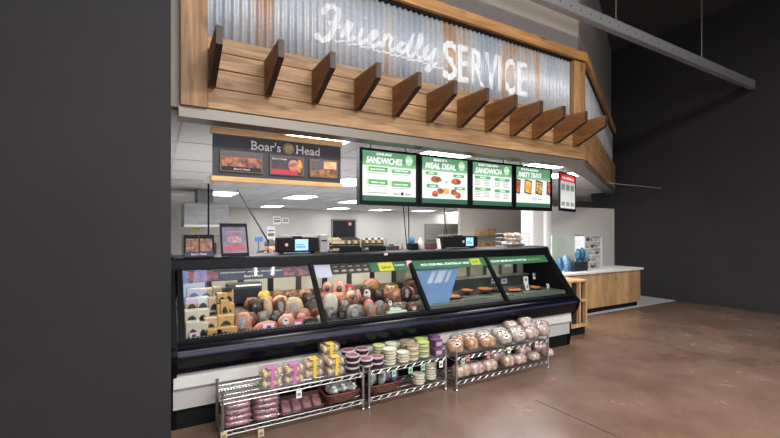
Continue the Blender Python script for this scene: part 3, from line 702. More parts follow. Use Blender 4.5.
# blue reflection in the third window, painted as a leaning frosted pane
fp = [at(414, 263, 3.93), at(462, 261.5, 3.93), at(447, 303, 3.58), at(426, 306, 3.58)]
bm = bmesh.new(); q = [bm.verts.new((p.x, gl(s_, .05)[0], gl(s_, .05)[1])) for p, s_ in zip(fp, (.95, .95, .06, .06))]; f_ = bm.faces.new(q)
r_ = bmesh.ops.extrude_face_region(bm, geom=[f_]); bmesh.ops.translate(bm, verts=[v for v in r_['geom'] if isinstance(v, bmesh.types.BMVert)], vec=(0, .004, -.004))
obj('reflection_pane', bm, glassy('reflection_blue', (.68, .8, .97), 1.4, .04, .3, body=(150, 184, 232), bodyfac=.38), DC, label='pale blue glass reflection painted as a frosted pane')
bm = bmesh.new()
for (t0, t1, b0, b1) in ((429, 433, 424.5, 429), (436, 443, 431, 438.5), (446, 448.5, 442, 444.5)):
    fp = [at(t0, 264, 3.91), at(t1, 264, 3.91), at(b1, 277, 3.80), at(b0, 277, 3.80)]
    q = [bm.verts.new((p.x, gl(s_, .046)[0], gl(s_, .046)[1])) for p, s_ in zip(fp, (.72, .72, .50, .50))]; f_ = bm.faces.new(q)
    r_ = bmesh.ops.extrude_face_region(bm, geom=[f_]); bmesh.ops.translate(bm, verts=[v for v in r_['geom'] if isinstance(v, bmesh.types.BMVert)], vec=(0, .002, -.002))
obj('reflection_streak', bm, glassy('reflection_white', (1, 1, 1), 1.4, .02, .3, body=(240, 246, 255), bodyfac=.3), DC, kind='stuff')  # bright streaks of the same reflection, painted as pale strips
# sign strips behind the glass top
def strip(xa, xb, m, nm='header_strip', s0=.745, s1=.915, off=.012):
    return obj(nm, prism(bmesh.new(), [gl(s0, off), gl(s1, off), gl(s1, off+.004), gl(s0, off+.004)], xa, xb), m, DC)
def strip_text(s, m, x, sv, h, wd, off=.009, parent=None):
    o = text('lettering', s, m, DC, 0, 0, h, wd, y=0, bold=.01, ext=.0008, local=True)
    p = gl(sv, off); ang = math.atan2(GT[0]-GB[0], GT[1]-GB[1])
    o.data.transform(Matrix.Rotation(-ang, 4, 'X')); o.data.transform(Matrix.Translation(Vector((x, p[0], p[1]))-DC.location)); return o
SS = mat('strip_slate', (72, 72, 92), .5, emis=.0); SGn = mat('strip_green', (60, 112, 84), .5); SD = mat('strip_dark', (48, 44, 46), .5)
strip(.2, 1.315, SS)
for a, b in ((.22, .48), (1.06, 1.30)): strip(a, b, fac('strip_meat', (170, 104, 96), (62, 58, 84), 24), 'food_picture', .76, .89, .010)
strip_text('CRAFTSMANSHIP  AMONG  DELICATESSENS', M['lw'], .50, .845, .014, .55); strip_text("Boar's Head", M['lw'], .70, .775, .024, .16)
strip(1.365, 1.54, mat('strip_paper', (196, 188, 212), .6), s0=.70); strip(1.54, 1.99, SD); strip(1.99, 2.48, SGn); strip(2.52, 3.63, SGn); strip(3.67, 4.78, SGn)
for i in range(5):
    bm = bmesh.new(); p = gl(.79, .008); blob(bm, (1.59+i*.085, p[0], p[1]), (.028, .006, .012), .1, seed=i); obj('food_picture', bm, mat('strip_bread', (190, 170, 150), .6), DC, smooth=True)
    strip_text(['HAM', 'TURKEY', 'BEEF', 'SALAMI', 'CHEESE'][i], M['lw'], 1.57+i*.085, .86, .008, .04)
strip(2.09, 2.27, mat('strip_yellow', (214, 206, 66), .5), 'badge', .75, .90, .009); strip_text('SAVE', mat('badge_ink', (40, 90, 60), .5), 2.12, .79, .03, .12, .006)
strip_text('DELI FRESH EVERY DAY', M['stx'], 2.29, .83, .014, .13)
strip_text('PICK YOUR MEAL, STARTING AT ONLY', M['stx'], 2.64, .80, .03, .72); strip(3.38, 3.54, mat('strip_lime', (196, 206, 80), .5), 'badge', .77, .90, .009); strip_text('$5.99', mat('badge_ink', (40, 90, 60), .5), 3.41, .81, .022, .09, .006)
strip_text('FOLLOW, BEFORE HAVE A PARTY? SEE', M['stx'], 3.72, .80, .028, .64); strip_text('DELI ASSOCIATE', mat('strip_lime', (196, 206, 80), .5), 4.38, .80, .028, .26)
# white printed words on the front of the top
for px_, s in ((339, 'please'), (352, 'do not'), (358, 'lean'), (366, 'on the'), (371, 'glass')):
    p = at(px_, 253.5, 3.915); text('lettering', s, M['lw'], DC, p.x, 1.272, .010, .045, y=3.913, local=False)
def tagcard(px, py, Y, wpx, hpx, m, lab, cat='price card', tilt=0.0, body=None, tcol=None, group=None):
    p = at(px, py, Y); d = Vector((p.x, p.y)).dot(Vector((.5, .866))); wd, ht = wpx*d/F*.95, hpx*d/F
    t = thing('price_card', lab, cat, (p.x, Y, p.z-ht/2), 0, group)
    bm = bmesh.new(); prism(bm, [(0, 0), (-.002, 0), (-.002+tilt*ht, ht), (tilt*ht, ht)], -wd/2, wd/2)
    obj('card', bm, m, t, local=True)
    if body: 
        for z_, h_, f in body: obj('print', bx(-wd*f/2, wd*f/2, -.004+tilt*ht*z_, -.0025+tilt*ht*z_, ht*z_, ht*(z_+h_)), tcol, t, local=True)
    return t
PK = mat('pink_card', (226, 190, 206), .6); PC = mat('white_card', (216, 216, 222), .6); INK = mat('ink', (60, 50, 84), .6)
tagcard(194, 336, 3.58, 9, 7, PK, 'small pink and white price card in front of the packed cheeses', body=[(.3, .45, .4)], tcol=INK)
tagcard(269, 327, 3.58, 12, 7, PK, 'pink and white price card leaning on the front orange ham', body=[(.3, .4, .35)], tcol=INK, tilt=.3)
tagcard(298, 323, 3.58, 10, 8, mat('red_card', (216, 96, 120), .6), 'red and white price card between the pink ham and the black pack', body=[(.2, .45, .7)], tcol=PC)
tagcard(386, 256, 3.905, 4, 6, mat('rose_card', (232, 196, 204), .6), 'small pink tag stuck on the front edge of the case top', body=[(.1, .3, .6)], tcol=INK)
tagcard(409, 264, 3.86, 6, 7, PK, 'small white and red sticker hanging at the second window bar of the case', body=[(.2, .3, .6)], tcol=mat('ink_red', (190, 40, 50), .6))
tagcard(508, 297, 3.6, 7, 6, PC, 'white card lying behind the bottom corner of the last case window', body=[(.2, .5, .4)], tcol=INK, tilt=.5)
for px, py, Y, wpx, hpx, tl, s in ((526, 280, 3.95, 7, 7, .1, 'larger hanging price card on a clip, left one in the last case window'), (528, 287, 3.85, 5, 8, .3, 'tilted white price card below the larger hanging card'),
        (535, 276, 4.1, 6, 6, .1, 'hanging price card on a clip, right one in the last case window'), (550, 288, 3.8, 4, 8, .4, 'narrow white card leaning in the last case window, near the end'), (557, 284, 3.85, 3, 7, .4, 'narrowest white card at the very end of the case'),
        (504, 281, 4.2, 8, 5, 0, 'wide pale card standing behind the third window bar'), (493, 281, 4.2, 5, 5, 0, 'pale card standing left of the third window bar')):
    tagcard(px, py, Y, wpx, hpx, PC, s, tilt=tl, body=[(.35, .4, .4)], tcol=mat('ink_soft', (110, 110, 130), .6))
for px, py, wpx, hpx, s in ((508, 262, 10, 10, 'left'), (528, 263, 6, 7, 'right')):
    tagcard(px, py, 4.315, wpx, hpx, mat('paper', (190, 186, 180), .6), 'sheet of paper taped inside the rear door of the last window, the '+s+' one', 'notice')

# ------------------------------------------------------------------ meats in the case
meat = lambda n, a, b, sc=14, r=.4: mat('meat_'+n, a, r, col2=b, vscale=sc, coat=.35)
MC = {'roast': meat('roast', (176, 118, 88), (104, 56, 40)), 'ham': meat('ham', (214, 158, 132), (164, 96, 74)), 'pink': meat('pink', (222, 170, 156), (190, 120, 108)),
      'dark': meat('dark', (70, 46, 38), (34, 24, 22)), 'turkey': meat('turkey', (214, 190, 158), (182, 148, 112)), 'pale': meat('pale', (216, 206, 196), (186, 170, 156)),
      'brown': meat('brown', (140, 84, 58), (84, 46, 34)), 'grey': meat('grey', (140, 132, 128), (78, 70, 68), 20), 'red': meat('red', (196, 52, 56), (158, 30, 40)), 'salami': meat('salami', (196, 160, 150), (130, 70, 66), 40),
      'gold': meat('gold', (200, 150, 76), (140, 96, 44))}
LB = {'k': mat('label_black', (40, 38, 42), .4), 'w': mat('label_white', (218, 210, 206), .4), 'g': mat('label_green', (52, 60, 50), .4), 's': mat('label_silver', (176, 172, 172), .4, col2=(120, 120, 124), vscale=60)}
def meatblob(px, py, wpx, hpx, Y, kind, label, lab, rot=0.0, pw=.85, amp=.10, lf=.42, dy=.055, name='deli_meat', cat='deli meat', seed=0):
    p = at(px, py, Y); d = p.x*.5+p.y*.866
    rx_, rz_ = wpx/2*d/F*1.12, hpx/2*d/F*1.08
    R = Matrix.Rotation(rot, 3, 'Y')
    t = thing(name, lab, cat, (p.x, Y, p.z-rz_), 0, 'meats and cheeses in the case')
    obj('body', blob(bmesh.new(), (0, 0, rz_), (rx_, dy, rz_), amp, 2.6, 22, 14, seed, pw, R), MC[kind], t, smooth=True, local=True)
    if label:
        obj('label', patch(bmesh.new(), (0, 0, rz_), (rx_, dy, rz_), lf, 1.04, amp, 2.6, seed, pw, R, az=-PI/2-.25, el=.15, aspect=1.2), LB[label], t, smooth=True, local=True)
        if label in 'wk':
            obj('label_print', patch(bmesh.new(), (0, 0, rz_), (rx_, dy, rz_), lf*.4, 1.08, amp, 2.6, seed, pw, R, az=-PI/2-.25, el=.3, aspect=.7), LB['k' if label == 'w' else 's'], t, smooth=True, local=True)
    return t
ML = [ # window 1, right part
 (243, 324, 15, 22, 3.72, 'ham', 's', 'pink edged ham standing just right of the packed cheeses'),
 (256.5, 309, 14, 20, 3.92, 'dark', 'k', 'round dark smoked ham behind the front row, near the yellow salad bag'),
 (265, 328.5, 23, 14, 3.68, 'ham', None, 'orange crusted ham lying at the front behind a price card'),
 (268, 309, 8, 22, 3.86, 'turkey', None, 'narrow upright turkey roll between two dark hams'),
 (278.5, 297, 11, 14, 4.08, 'roast', None, 'small brown roast in the back row, left end'),
 (281, 308, 10, 20, 3.90, 'brown', 's', 'reddish brown ham with crinkled casing left of the pale turkey breast'),
 (294, 309, 17, 22, 3.86, 'turkey', 's', 'large pale oval turkey breast with a silver label'),
 (291, 296, 14, 12, 4.08, 'roast', 'k', 'brown roast with a dark label in the back row'),
 (305, 296, 13, 14, 4.08, 'ham', 'g', 'ham with a dark green label in the back row by the first window bar'),
 (315, 295, 8, 12, 4.08, 'brown', None, 'brown roast half hidden by the first window bar'),
 (313, 309, 18, 18, 3.9, 'dark', None, 'dark pastrami with white netting left of the first window bar'),
 (286, 322, 15, 15, 3.68, 'pink', 'w', 'pink trimmed ham with a white oval label at the front'),
 (301, 320, 9, 13, 3.74, 'ham', None, 'ham behind the red price card'),
 (310, 323, 24, 11, 3.72, 'brown', 'k', 'brown brisket in the front row under a black card'),
 (246, 333, 14, 9, 3.66, 'brown', None, 'low brown meat pack at the front of the first window'),
 (274, 320, 10, 10, 3.78, 'dark', None, 'dark meat filling the gap behind the orange ham'),
 # window 2
 (327, 289, 9, 13, 4.1, 'pink', 'k', 'pink ham with a dark label, back row, just right of the first window bar'),
 (339, 290, 13, 16, 4.05, 'pink', 'k', 'pink square ended loaf with a black oval label'),
 (349, 290.5, 10, 13, 4.06, 'red', 's', 'bright red wrapped meat in the back row'),
 (330, 305, 14, 22, 3.86, 'pale', None, 'smooth pale round turkey right of the first window bar'),
 (345, 304, 16, 14, 3.9, 'brown', 's', 'brown glazed ham behind the grey wrapped ham'),
 (357, 298, 7, 16, 3.96, 'salami', None, 'pale speckled salami standing upright'),
 (367, 295, 14, 18, 4.0, 'dark', 'w', 'dark peppered ham with a small white label'),
 (371, 285, 17, 12, 4.14, 'ham', None, 'ham on top of the back row, highest in the case'),
 (373, 285.5, 9, 8, 4.07, 'gold', None, 'golden cut roast end on top of the back row'),
 (355, 313, 18, 15, 3.72, 'grey', 's', 'large grey ham wrapped in silver film at the front'),
 (369, 309, 9, 18, 3.70, 'ham', 's', 'narrow pink loaf standing at the front of the second window'),
 (379, 309, 11, 17, 3.78, 'grey', None, 'grey netted ham right of the narrow pink loaf'),
 (385, 296, 13, 13, 4.0, 'roast', None, 'round brown roast at the middle of the second window'),
 (391, 288, 15, 9, 4.12, 'gold', 'w', 'golden chicken roll with a white label in the back row'),
 (397, 297, 16, 15, 3.95, 'roast', None, 'smooth orange brown turkey breast in the second window'),
 (406, 294, 11, 16, 3.9, 'dark', 's', 'dark ham with silver label near the second window bar'),
 (410, 286, 13, 12, 4.1, 'brown', None, 'brown roast in the back row near the second window bar'),
 (389, 303, 9, 10, 3.86, 'dark', 'w', 'small dark ham with a white label behind the pale green tray'),
 (413, 308, 10, 7, 3.72, 'brown', 'w', 'small brown salami with cut end beside the second window bar'),
 (401, 306, 12, 8, 3.85, 'grey', None, 'grey wrapped ham above the pale green tray'),
 (319, 322, 8, 13, 3.75, 'turkey', None, 'turkey piece half hidden by the first window bar'),
 (414, 299, 9, 9, 3.95, 'brown', None, 'brown meat just behind the second window bar'),
 (366, 301, 9, 9, 3.85, 'brown', None, 'brown ham under the dark peppered ham'),
]
for i, (px, py, wp, hp, Y, kd, lb, lab) in enumerate(ML):
    meatblob(px, py, wp, hp, Y, kd, lb, lab, rot=random.uniform(-.18, .18), seed=i+1, pw=random.choice((.8, .9, 1)), amp=.16 if kd in ('dark', 'grey', 'brown') else .08)
for i in range(13): meatblob(250+i*13.4, 319-i*.9, 12, 13, 3.80, ['brown', 'dark', 'ham', 'grey', 'roast'][(i*3) % 5], 's' if i % 3 == 0 else None, 'wrapped meat filling the gap between the front and second rows, '+(ORD+['rightmost'])[i], seed=i+60, amp=.15)
for i in range(12): meatblob(252+i*14.2, 304-i*.9, 13, 13, 4.0, ['roast', 'brown', 'ham', 'dark', 'turkey'][(i*2) % 5], 'k' if i % 3 == 1 else None, 'wrapped meat filling the gap between the second and back rows, '+ORD[i], seed=i+80, amp=.15)
# black product cards
for px, py, wp, hp, s in ((311, 323, 14, 9, 'in front of the brown brisket'), (334, 317, 7, 8, 'left one below the pale round turkey'), (342, 314, 6, 7, 'right one below the pale round turkey')):
    tagcard(px, py, 3.58, wp, hp, LB['k'], 'black product card '+s, body=[(.6, .06, .7), (.4, .06, .6), (.2, .06, .7)], tcol=mat('ink_grey', (120, 116, 112), .6))
# pale green tray of salad in window 2
p = at(394, 310, 3.78)
t = thing('salad_tray', 'pale green wrapped tray in the middle of the second case window', 'tray', (p.x, 3.78, p.z-.03))
obj('tray', bx(p.x-.12, p.x+.12, 3.7, 3.88, p.z-.035, p.z+.0), M['white'], t, bevel=.008)
obj('wrapped_salad', blob(bmesh.new(), (p.x, 3.79, p.z), (.11, .08, .035), .2, 5), mat('wrapped_salad', (186, 206, 186), .25, col2=(140, 170, 142), vscale=18, coat=.6), t, smooth=True)
# yellow bag + tray top
p = at(264, 295, 4.05)
t = thing('salad_bag', 'clear bag of bright yellow cheese on a white tray behind the hams', 'bag', (p.x, 4.05, p.z-.04))
obj('contents', blob(bmesh.new(), (p.x, 4.05, p.z), (.062, .04, .045), .25, 4), mat('yellow_cheese', (226, 206, 80), .35, col2=(196, 170, 60), vscale=20, coat=.6), t, smooth=True)
obj('tray', bx(p.x-.075, p.x+.075, 4.03, 4.13, p.z-.07, p.z-.045), M['white'], t, bevel=.006)
p = at(245, 305, 4.1)
t = thing('display_block', 'dark blue display block with a row of white dots behind the cheeses', 'display block', (p.x, 4.12, .84))
obj('block', bx(at(230, 300, 4.12).x, at(262, 300, 4.12).x, 4.12, 4.26, .84, .985), mat('navy_block', (22, 26, 44), .4), t, bevel=.004)
obj('lid', bx(at(228, 300, 4.12).x, at(262, 300, 4.12).x, 4.12, 4.27, .986, 1.03), mat('block_lid', (70, 76, 84), .4), t)
obj('dot', bm2, M['stx'], t, kind='stuff')
# packed cheeses
CH = mat('cheese_orange', (206, 166, 108), .35, col2=(186, 140, 80), vscale=6, coat=.4); CW = mat('cheese_white', (200, 190, 172), .35, coat=.4); CB = mat('cheese_pinkish', (196, 160, 140), .35, coat=.4)
def cheese(px, py, wpx, hpx, Y, m, lab, logo=True):
    p = at(px, py, Y); d = p.x*.5+p.y*.866; wd, ht = wpx*d/F*1.1, hpx*d/F*1.12
    t = thing('cheese_block', lab, 'cheese', (p.x, Y, p.z-ht/2), 0, 'packed cheeses at the left of the case')
    obj('block', bx(-wd/2, wd/2, 0, .09, 0, ht), m, t, local=True, bevel=.006)
    if logo:
        prof = [(-wd*.32, ht*.18), (wd*.32, ht*.18), (wd*.32, ht*.32), (wd*.2, ht*.5), (0, ht*.62), (-wd*.2, ht*.5), (-wd*.32, ht*.32)]
        obj('label', prism_y(bmesh.new(), prof, -.003, .0), LB['k'], t, local=True)
CL = [(225, 332.5, 14, 9, 3.62, CH, 'bottom front row'), (215, 334, 13, 9, 3.62, CH, 'bottom row, left of the front one'), (230, 333, 13, 11, 3.66, CH, 'bottom row at the right end'),
      (226, 322, 14, 12, 3.70, CH, 'second tier with a black bell shaped label'), (211, 325, 11, 13, 3.70, CB, 'second tier, pinkish'), (225, 308, 7, 14, 3.80, CH, 'tall one in the third tier, left'),
      (226, 309, 15, 9, 3.82, CH, 'third tier with two dark labels'), (222, 298, 8, 9, 3.86, CH, 'fourth tier, left'), (229, 297, 8, 12, 3.88, CH, 'fourth tier, right'),
      (193, 331, 12, 16, 3.66, CW, 'white pack with a dark label at the far left front'), (203, 331, 9, 15, 3.68, CW, 'white pack right of the far left one'),
      (192, 317, 12, 12, 3.78, CW, 'second tier at the far left'), (203, 316, 11, 12, 3.80, CW, 'second tier, second from the left'), (192, 305, 11, 12, 3.92, CB, 'third tier at the far left'),
      (203, 304, 11, 12, 3.92, CW, 'third tier, second from the left'), (214, 305, 9, 13, 3.90, CB, 'third tier, third from the left'), (194, 294, 12, 10, 4.04, CW, 'top tier at the far left'), (206, 294, 11, 10, 4.04, CW, 'top tier, second from the left'), (218, 292, 8, 9, 4.0, CW, 'top tier, third from the left')]
for px, py, wp, hp, Y, m_, s in CL: cheese(px, py, wp, hp, Y, m_, 'packed cheese block, '+s)
p = at(229, 289, 3.95); tagcard(227, 290, 3.86, 10, 4, LB['k'], 'small dark header card on top of the cheese stack')
# ------------------------------------------------------------------ hot food side: trays on stands
TR = mat('tray_black', (18, 18, 20), .4)
PZ = mat('pizza_top', (206, 132, 74), .5, col2=(150, 66, 36), vscale=30)
def stand(px, py, Y, r, lab, food=True, h=None):
    p = at(px, py, Y); t = thing('food_tray', lab, 'tray', (p.x, Y, .737), 0, 'round trays in the right part of the case')
    hh_ = p.z-.737
    if hh_ > .03:
        bm = bmesh.new(); lathe(bm, [(.05, 0), (.05, .008), (.008, .012), (.008, hh_)], n=12); obj('stand', bm, TR, t, local=True, smooth=False)
    hh_ = max(hh_, .0)
    bm = bmesh.new(); lathe(bm, [(r*.7, hh_), (r, hh_+.018), (r, hh_+.022), (r*.7, hh_+.006)], n=24); obj('dish', bm, TR, t, local=True)
    if food: obj('food', blob(bmesh.new(), (0, 0, hh_+.022), (r*.78, r*.78, .018), .25, 5, seed=px), PZ, t, local=True, smooth=True)
stand(452, 298, 3.78, .13, 'low black tray with an orange pastry in the third window, left one')
stand(467, 292, 3.95, .10, 'small tray of orange pizza on a stand, middle of the third window')
stand(485, 290.5, 3.92, .13, 'larger tray of orange pizza on a stand in the third window')
stand(497, 293, 3.95, .10, 'dark empty tray on a stand at the third window bar', False)
stand(438, 300, 3.8, .12, 'dark empty tray at the left of the third window', False)
stand(514, 293, 3.85, .11, 'black tray with pale pastry at the left of the last window')
stand(535, 292, 3.85, .10, 'black tray with pale food in the middle of the last window')
# wire rods in the hot case
# green leaf garnish under trays
obj('garnish', bx(2.6, 4.7, 3.6, 3.66, .735, .75), mat('garnish', (104, 116, 96), .6, col2=(56, 66, 52), vscale=30), DC, kind='stuff')
obj('rear_shelf', bx(2.62, 4.74, 4.14, 4.30, .90, .915), M['steel'], DC)

# ------------------------------------------------------------------ on top of the case
ZT = 1.308
def thing_at(name, lab, cat, px, Y, z=ZT, rz=0, group=None): return thing(name, lab, cat, (at(px, 230, Y).x, Y, z), rz, group)
def frame_sign(xa, xb, Y0, Y1, h, m_print, lab, bands, name='framed_sign'):
    t = thing(name, lab, 'sign', (xa, Y0, ZT)); W_ = xb-xa; k = (Y1-Y0)/h
    def sl(u0, u1, z0, z1, o, m_, nm): return obj(nm, prism(bmesh.new(), [(k*z0-o-.001, z0), (k*z1-o-.001, z1), (k*z1-o+.006, z1), (k*z0-o+.006, z0)], u0, u1), m_, t, local=True)
    sl(0, W_, 0, h, 0, M['blackm'], 'frame'); sl(.018, W_-.018, .03, h-.035, .003, m_print, 'print')
    for (u0, u1, z0, z1, m_) in bands: sl(W_*u0, W_*u1, h*z0, h*z1, .005, m_, 'picture')
    obj('easel', prism(bmesh.new(), [(k*h*.6, h*.6), (k*h*.6+.02, h*.6), (.16+k*h*.3, 0), (.145+k*h*.3, 0)], W_*.4, W_*.6), M['blackm'], t, local=True)
    return t, k
t, k = frame_sign(.52, .765, 3.955, 4.09, .305, mat('poster_slate', (108, 100, 126), .4, col2=(84, 76, 104), vscale=9),
    'black framed upright sign with a pink and blue food poster standing on the case', [(.12, .88, .18, .3, mat('poster_red', (170, 54, 70), .5)), (.25, .75, .4, .6, fac('poster_sub', (196, 130, 130), (110, 90, 116), 30)), (.2, .8, .72, .75, mat('poster_line', (190, 96, 110), .5))])
t, k = frame_sign(.215, .462, 3.95, 3.98, .20, fac('photo_sub', (170, 112, 84), (62, 50, 52), 30, .05),
    'low sign with two sandwich photographs at the left end of the case top', [(.03, .97, .04, .26, mat('navy_base', (34, 40, 74), .5)), (.47, .53, .26, .93, M['dark'])])
o = text('lettering', "Boar's Head", M['lw'], t, .06, .022, .018, .12, y=-.009)
# scales
def scale(px0, px1, lab, scr0, scr1, Y=4.12, logo=True, h=.165):
    xa, xb = at(px0, 240, Y).x, at(px1, 240, Y).x; t = thing('deli_scale', lab, 'scale', (xa, Y, ZT)); W_ = xb-xa
    obj('housing', bx(0, W_, 0, .13, .012, h), M['blackm'], t, local=True, bevel=.012)
    for u in (.04, W_-.06):
        obj('foot', bx(u, u+.02, .02, .11, 0, .012), M['blackm'], t, local=True)
    u0, u1 = at(scr0, 240, Y).x-xa, at(scr1, 240, Y).x-xa
    s_ = obj('display', bx(u0, u1, -.008, 0, .03, h-.02), M['cyan'], t, local=True, bevel=.002)
    rects(s_, 'readout', [(u0+.01, u1-.03, .06, .075), (u0+.01, u1-.05, .085, .095)], M['sblue'], -.011)
    s_.location = (0, 0, 0)
    if logo:
        bm = bmesh.new(); c_ = at(286.5, 240, Y).x-xa if px0 < 300 else u0-.045
        prism_y(bm, [(c_+.016*math.cos(2*PI*q/16), h*.55+.018*math.sin(2*PI*q/16)) for q in range(16)], -.004, 0); obj('badge', bm, mat('scale_badge', (206, 150, 160), .5, emis=.1), t, local=True)
    obj('platter', bx(.03, W_-.03, .01, .15, h+.012, h+.02), M['steel'], t, local=True); obj('platter_post', bx(W_*.4, W_*.6, .04, .1, h, h+.013), M['blackm'], t, local=True)
    return t
scale(278, 319, 'black counter scale with a bright blue touch screen, left one beside the framed sign', 295, 308)
scale(443, 478, 'black counter scale with a blue touch screen, right one in front of the pegboard', 466, 473, Y=4.2, h=.16)
xa, xb = at(320, 240, 4.15).x, at(328, 240, 4.15).x
t = thing('card_reader_stand', 'small pale grey upright box right of the left scale', 'box', (xa, 4.15, ZT))
obj('body', bx(0, xb-xa, 0, .12, 0, .19), mat('grey_plastic', (150, 148, 146), .5), t, local=True, bevel=.008); obj('slot', bx(.015, xb-xa-.015, -.004, 0, .12, .135), M['blackm'], t, local=True)
# jars in two wire racks
def wirerack(px0, px1, Y, lab):
    xa, xb = at(px0, 240, Y).x, at(px1, 240, Y).x; W_ = xb-xa; t = thing('wire_rack', lab, 'wire rack', (xa, Y, ZT), 0, 'wire racks of jars on the case')
    bm = bmesh.new()
    for z in (.015, .07, .13):
        tube(bm, [(0, 0, z), (W_, 0, z), (W_, .14, z), (0, .14, z), (0, 0, z)], .003, 5)
    for u in (0, W_): 
        for v in (0, .14): tube(bm, [(u, v, 0), (u, v, .15)], .004, 5)
    obj('wire_frame', bm, M['chrome'], t, local=True); obj('base', bx(0, W_, 0, .14, .004, .012), M['blackm'], t, local=True)
    obj('front_sign', bx(W_*.25, W_*.98, -.01, -.004, .0, .05), M['blackm'], t, local=True)
    return xa, W_
JC = mat('jar_cream', (206, 184, 140), .4, coat=.3); JB = mat('jar_brown', (120, 84, 50), .3, coat=.4); JK = M['dark']
def jar(x, y, m, cap, lab, h=.13, r=.024, g='jars in the wire racks'):
    t = thing('jar', lab, 'jar', (x, y, ZT+.014), 0, g)
    obj('glass_body', lathe(bmesh.new(), [(r*.9, 0), (r, .01), (r, h*.75), (r*.7, h*.86), (r*.7, h*.88)], n=14), m, t, local=True, smooth=True)
    obj('lid', lathe(bmesh.new(), [(r*.78, h*.86), (r*.78, h), (r*.7, h+.004)], n=14), cap, t, local=True)
    obj('label', lathe(bmesh.new(), [(r*1.03, h*.2), (r*1.03, h*.6)], n=14), JK if m != JK else JC, t, local=True)
xa, W_ = wirerack(332, 362, 4.12, 'wire rack with two rows of jars, left one, behind the printed words on the case')
n = 9
for i in range(n):
    cream = i < 3
    jar(xa+.03+i*(W_-.06)/(n-1), 4.12+.035, JC if cream or i % 2 else JB, JC if cream else M['dark'], 'jar in the front row of the left wire rack, '+ORD[i], r=.021)
    jar(xa+.03+i*(W_-.06)/(n-1), 4.12+.1, JC, JC if cream else M['dark'], 'jar in the back row of the left wire rack, '+ORD[i], r=.021, h=.14)
xa, W_ = wirerack(363, 386, 4.14, 'wire rack with one row of cream jars, right one, left of the empty counter top')
n = 7
for i in range(n): jar(xa+.03+i*(W_-.06)/(n-1), 4.14+.05, JC if i % 2 else JB, M['dark'] if i % 2 else M['lw'], 'jar in the right wire rack, '+ORD[i], r=.024)
bm = bmesh.new(); xa = at(386, 240, 4.3).x
t = thing('dark_tray', 'low dark box of small bottles right of the wire racks', 'box', (xa, 4.25, ZT)); obj('box', bx(0, .16, 0, .1, 0, .05), mat('brown_box', (60, 46, 36), .6), t, local=True, bevel=.004)
obj('divider', bx(.07, .08, -.002, .102, .05, .07), M['dark'], t, local=True)
# bottles, glove box, spray bottles at the middle
def bottle(px, Y, m, cap, h, r, lab, cat='bottle'):
    t = thing_at('bottle', lab, cat, px, Y)
    obj('body', lathe(bmesh.new(), [(r, 0), (r, h*.6), (r*.4, h*.78), (r*.35, h*.88)], n=16), m, t, local=True, smooth=True)
    obj('cap', lathe(bmesh.new(), [(r*.42, h*.88), (r*.42, h)], n=12), cap, t, local=True)
BLU = mat('blue_glove', (40, 110, 160), .5, coat=.1)
bottle(420.5, 4.2, M['white'], mat('pink_cap', (206, 130, 150), .5), .17, .03, 'white spray bottle with a pink top on the case')
bottle(402, 4.3, mat('tan_plastic', (150, 130, 96), .5), M['dark'], .07, .016, 'tiny tan bottle left of the double hanging cord')
t = thing_at('glove_box', 'black box with blue gloves spilling out of its top', 'glove box', 413, 4.2)
obj('box', bx(-.055, .055, -.04, .05, 0, .08), M['blackm'], t, local=True, bevel=.004)
obj('gloves', blob(bmesh.new(), (-.03, -.02, .11), (.035, .03, .05), .4, 3), BLU, t, local=True, smooth=True)
t = thing_at('condiment_box', 'dark red and black box left of the white card', 'box', 431.5, 4.25)
obj('box', bx(-.07, .07, -.04, .06, 0, .06), mat('red_box', (96, 44, 40), .5), t, local=True, bevel=.004); obj('lid', bx(-.072, .072, -.042, .062, .061, .07), M['blackm'], t, local=True)
t = thing_at('standing_card', 'tilted white card standing on the case left of the right scale', 'card', 438.5, 4.1)
obj('card', prism_y(bmesh.new(), [(-.01, 0), (.045, 0), (.02, .135), (-.035, .135)], 0, .003), M['white'], t, local=True); obj('foot', bx(-.01, .045, 0, .05, 0, .004), M['white'], t, local=True)
# hanging cords
def cord(name, lab, pts, r, m=None, group=None):
    tag(obj(name, tube(bmesh.new(), pts, r, 6), m or M['blackm'], smooth=True), lab, 'cord', group)
u = at(208.5, 252, 4.12); z1 = at(208.5, 184, 4.12).z
t = thing('camera_pole', 'thin black pole with a small white head at the left end of the case', 'pole', (u.x, 4.12, ZT))
obj('pole', tube(bmesh.new(), [(0, 0, 0), (0, 0, z1-ZT)], .008, 8), M['blackm'], t, local=True); obj('foot', bx(-.04, .04, -.04, .04, 0, .008), M['blackm'], t, local=True)
bm = bmesh.new(); box(bm, -.05, .05, -.03, .03, z1-ZT, z1-ZT+.035); obj('head', bm, M['white'], t, local=True, bevel=.008)
obj('lamp', bx(-.025, .02, -.02, .02, z1-ZT+.036, z1-ZT+.06), M['white'], t, local=True, bevel=.005)
ce_ = atz(237, 189.5, 2.495); lo = at(268, 241, 4.3)
cord('power_cord', 'black cord slanting down from the ceiling to behind the left scale', [ce_, ce_.lerp(lo, .3), ce_.lerp(lo, .7), lo, Vector((lo.x, 4.3, ZT+.004))], .010, mat('cord_black', (8, 8, 8), .9, spec=.05))
for px, px2, nm in ((403, 407, 'left'), (408.5, 409, 'right')):
    a_ = at(px, 203, 4.35); b_ = at(px2, 249, 4.35); top = Vector((a_.x, 4.35, 2.499)); b_.z = ZT+.002
    cord('power_cord', 'black vertical cord below the second menu screen, the %s one of the pair' % nm, [top, a_, b_], .007, group='pair of cords')
a_ = at(444, 206, 4.35); b_ = at(445.5, 230, 4.35); 
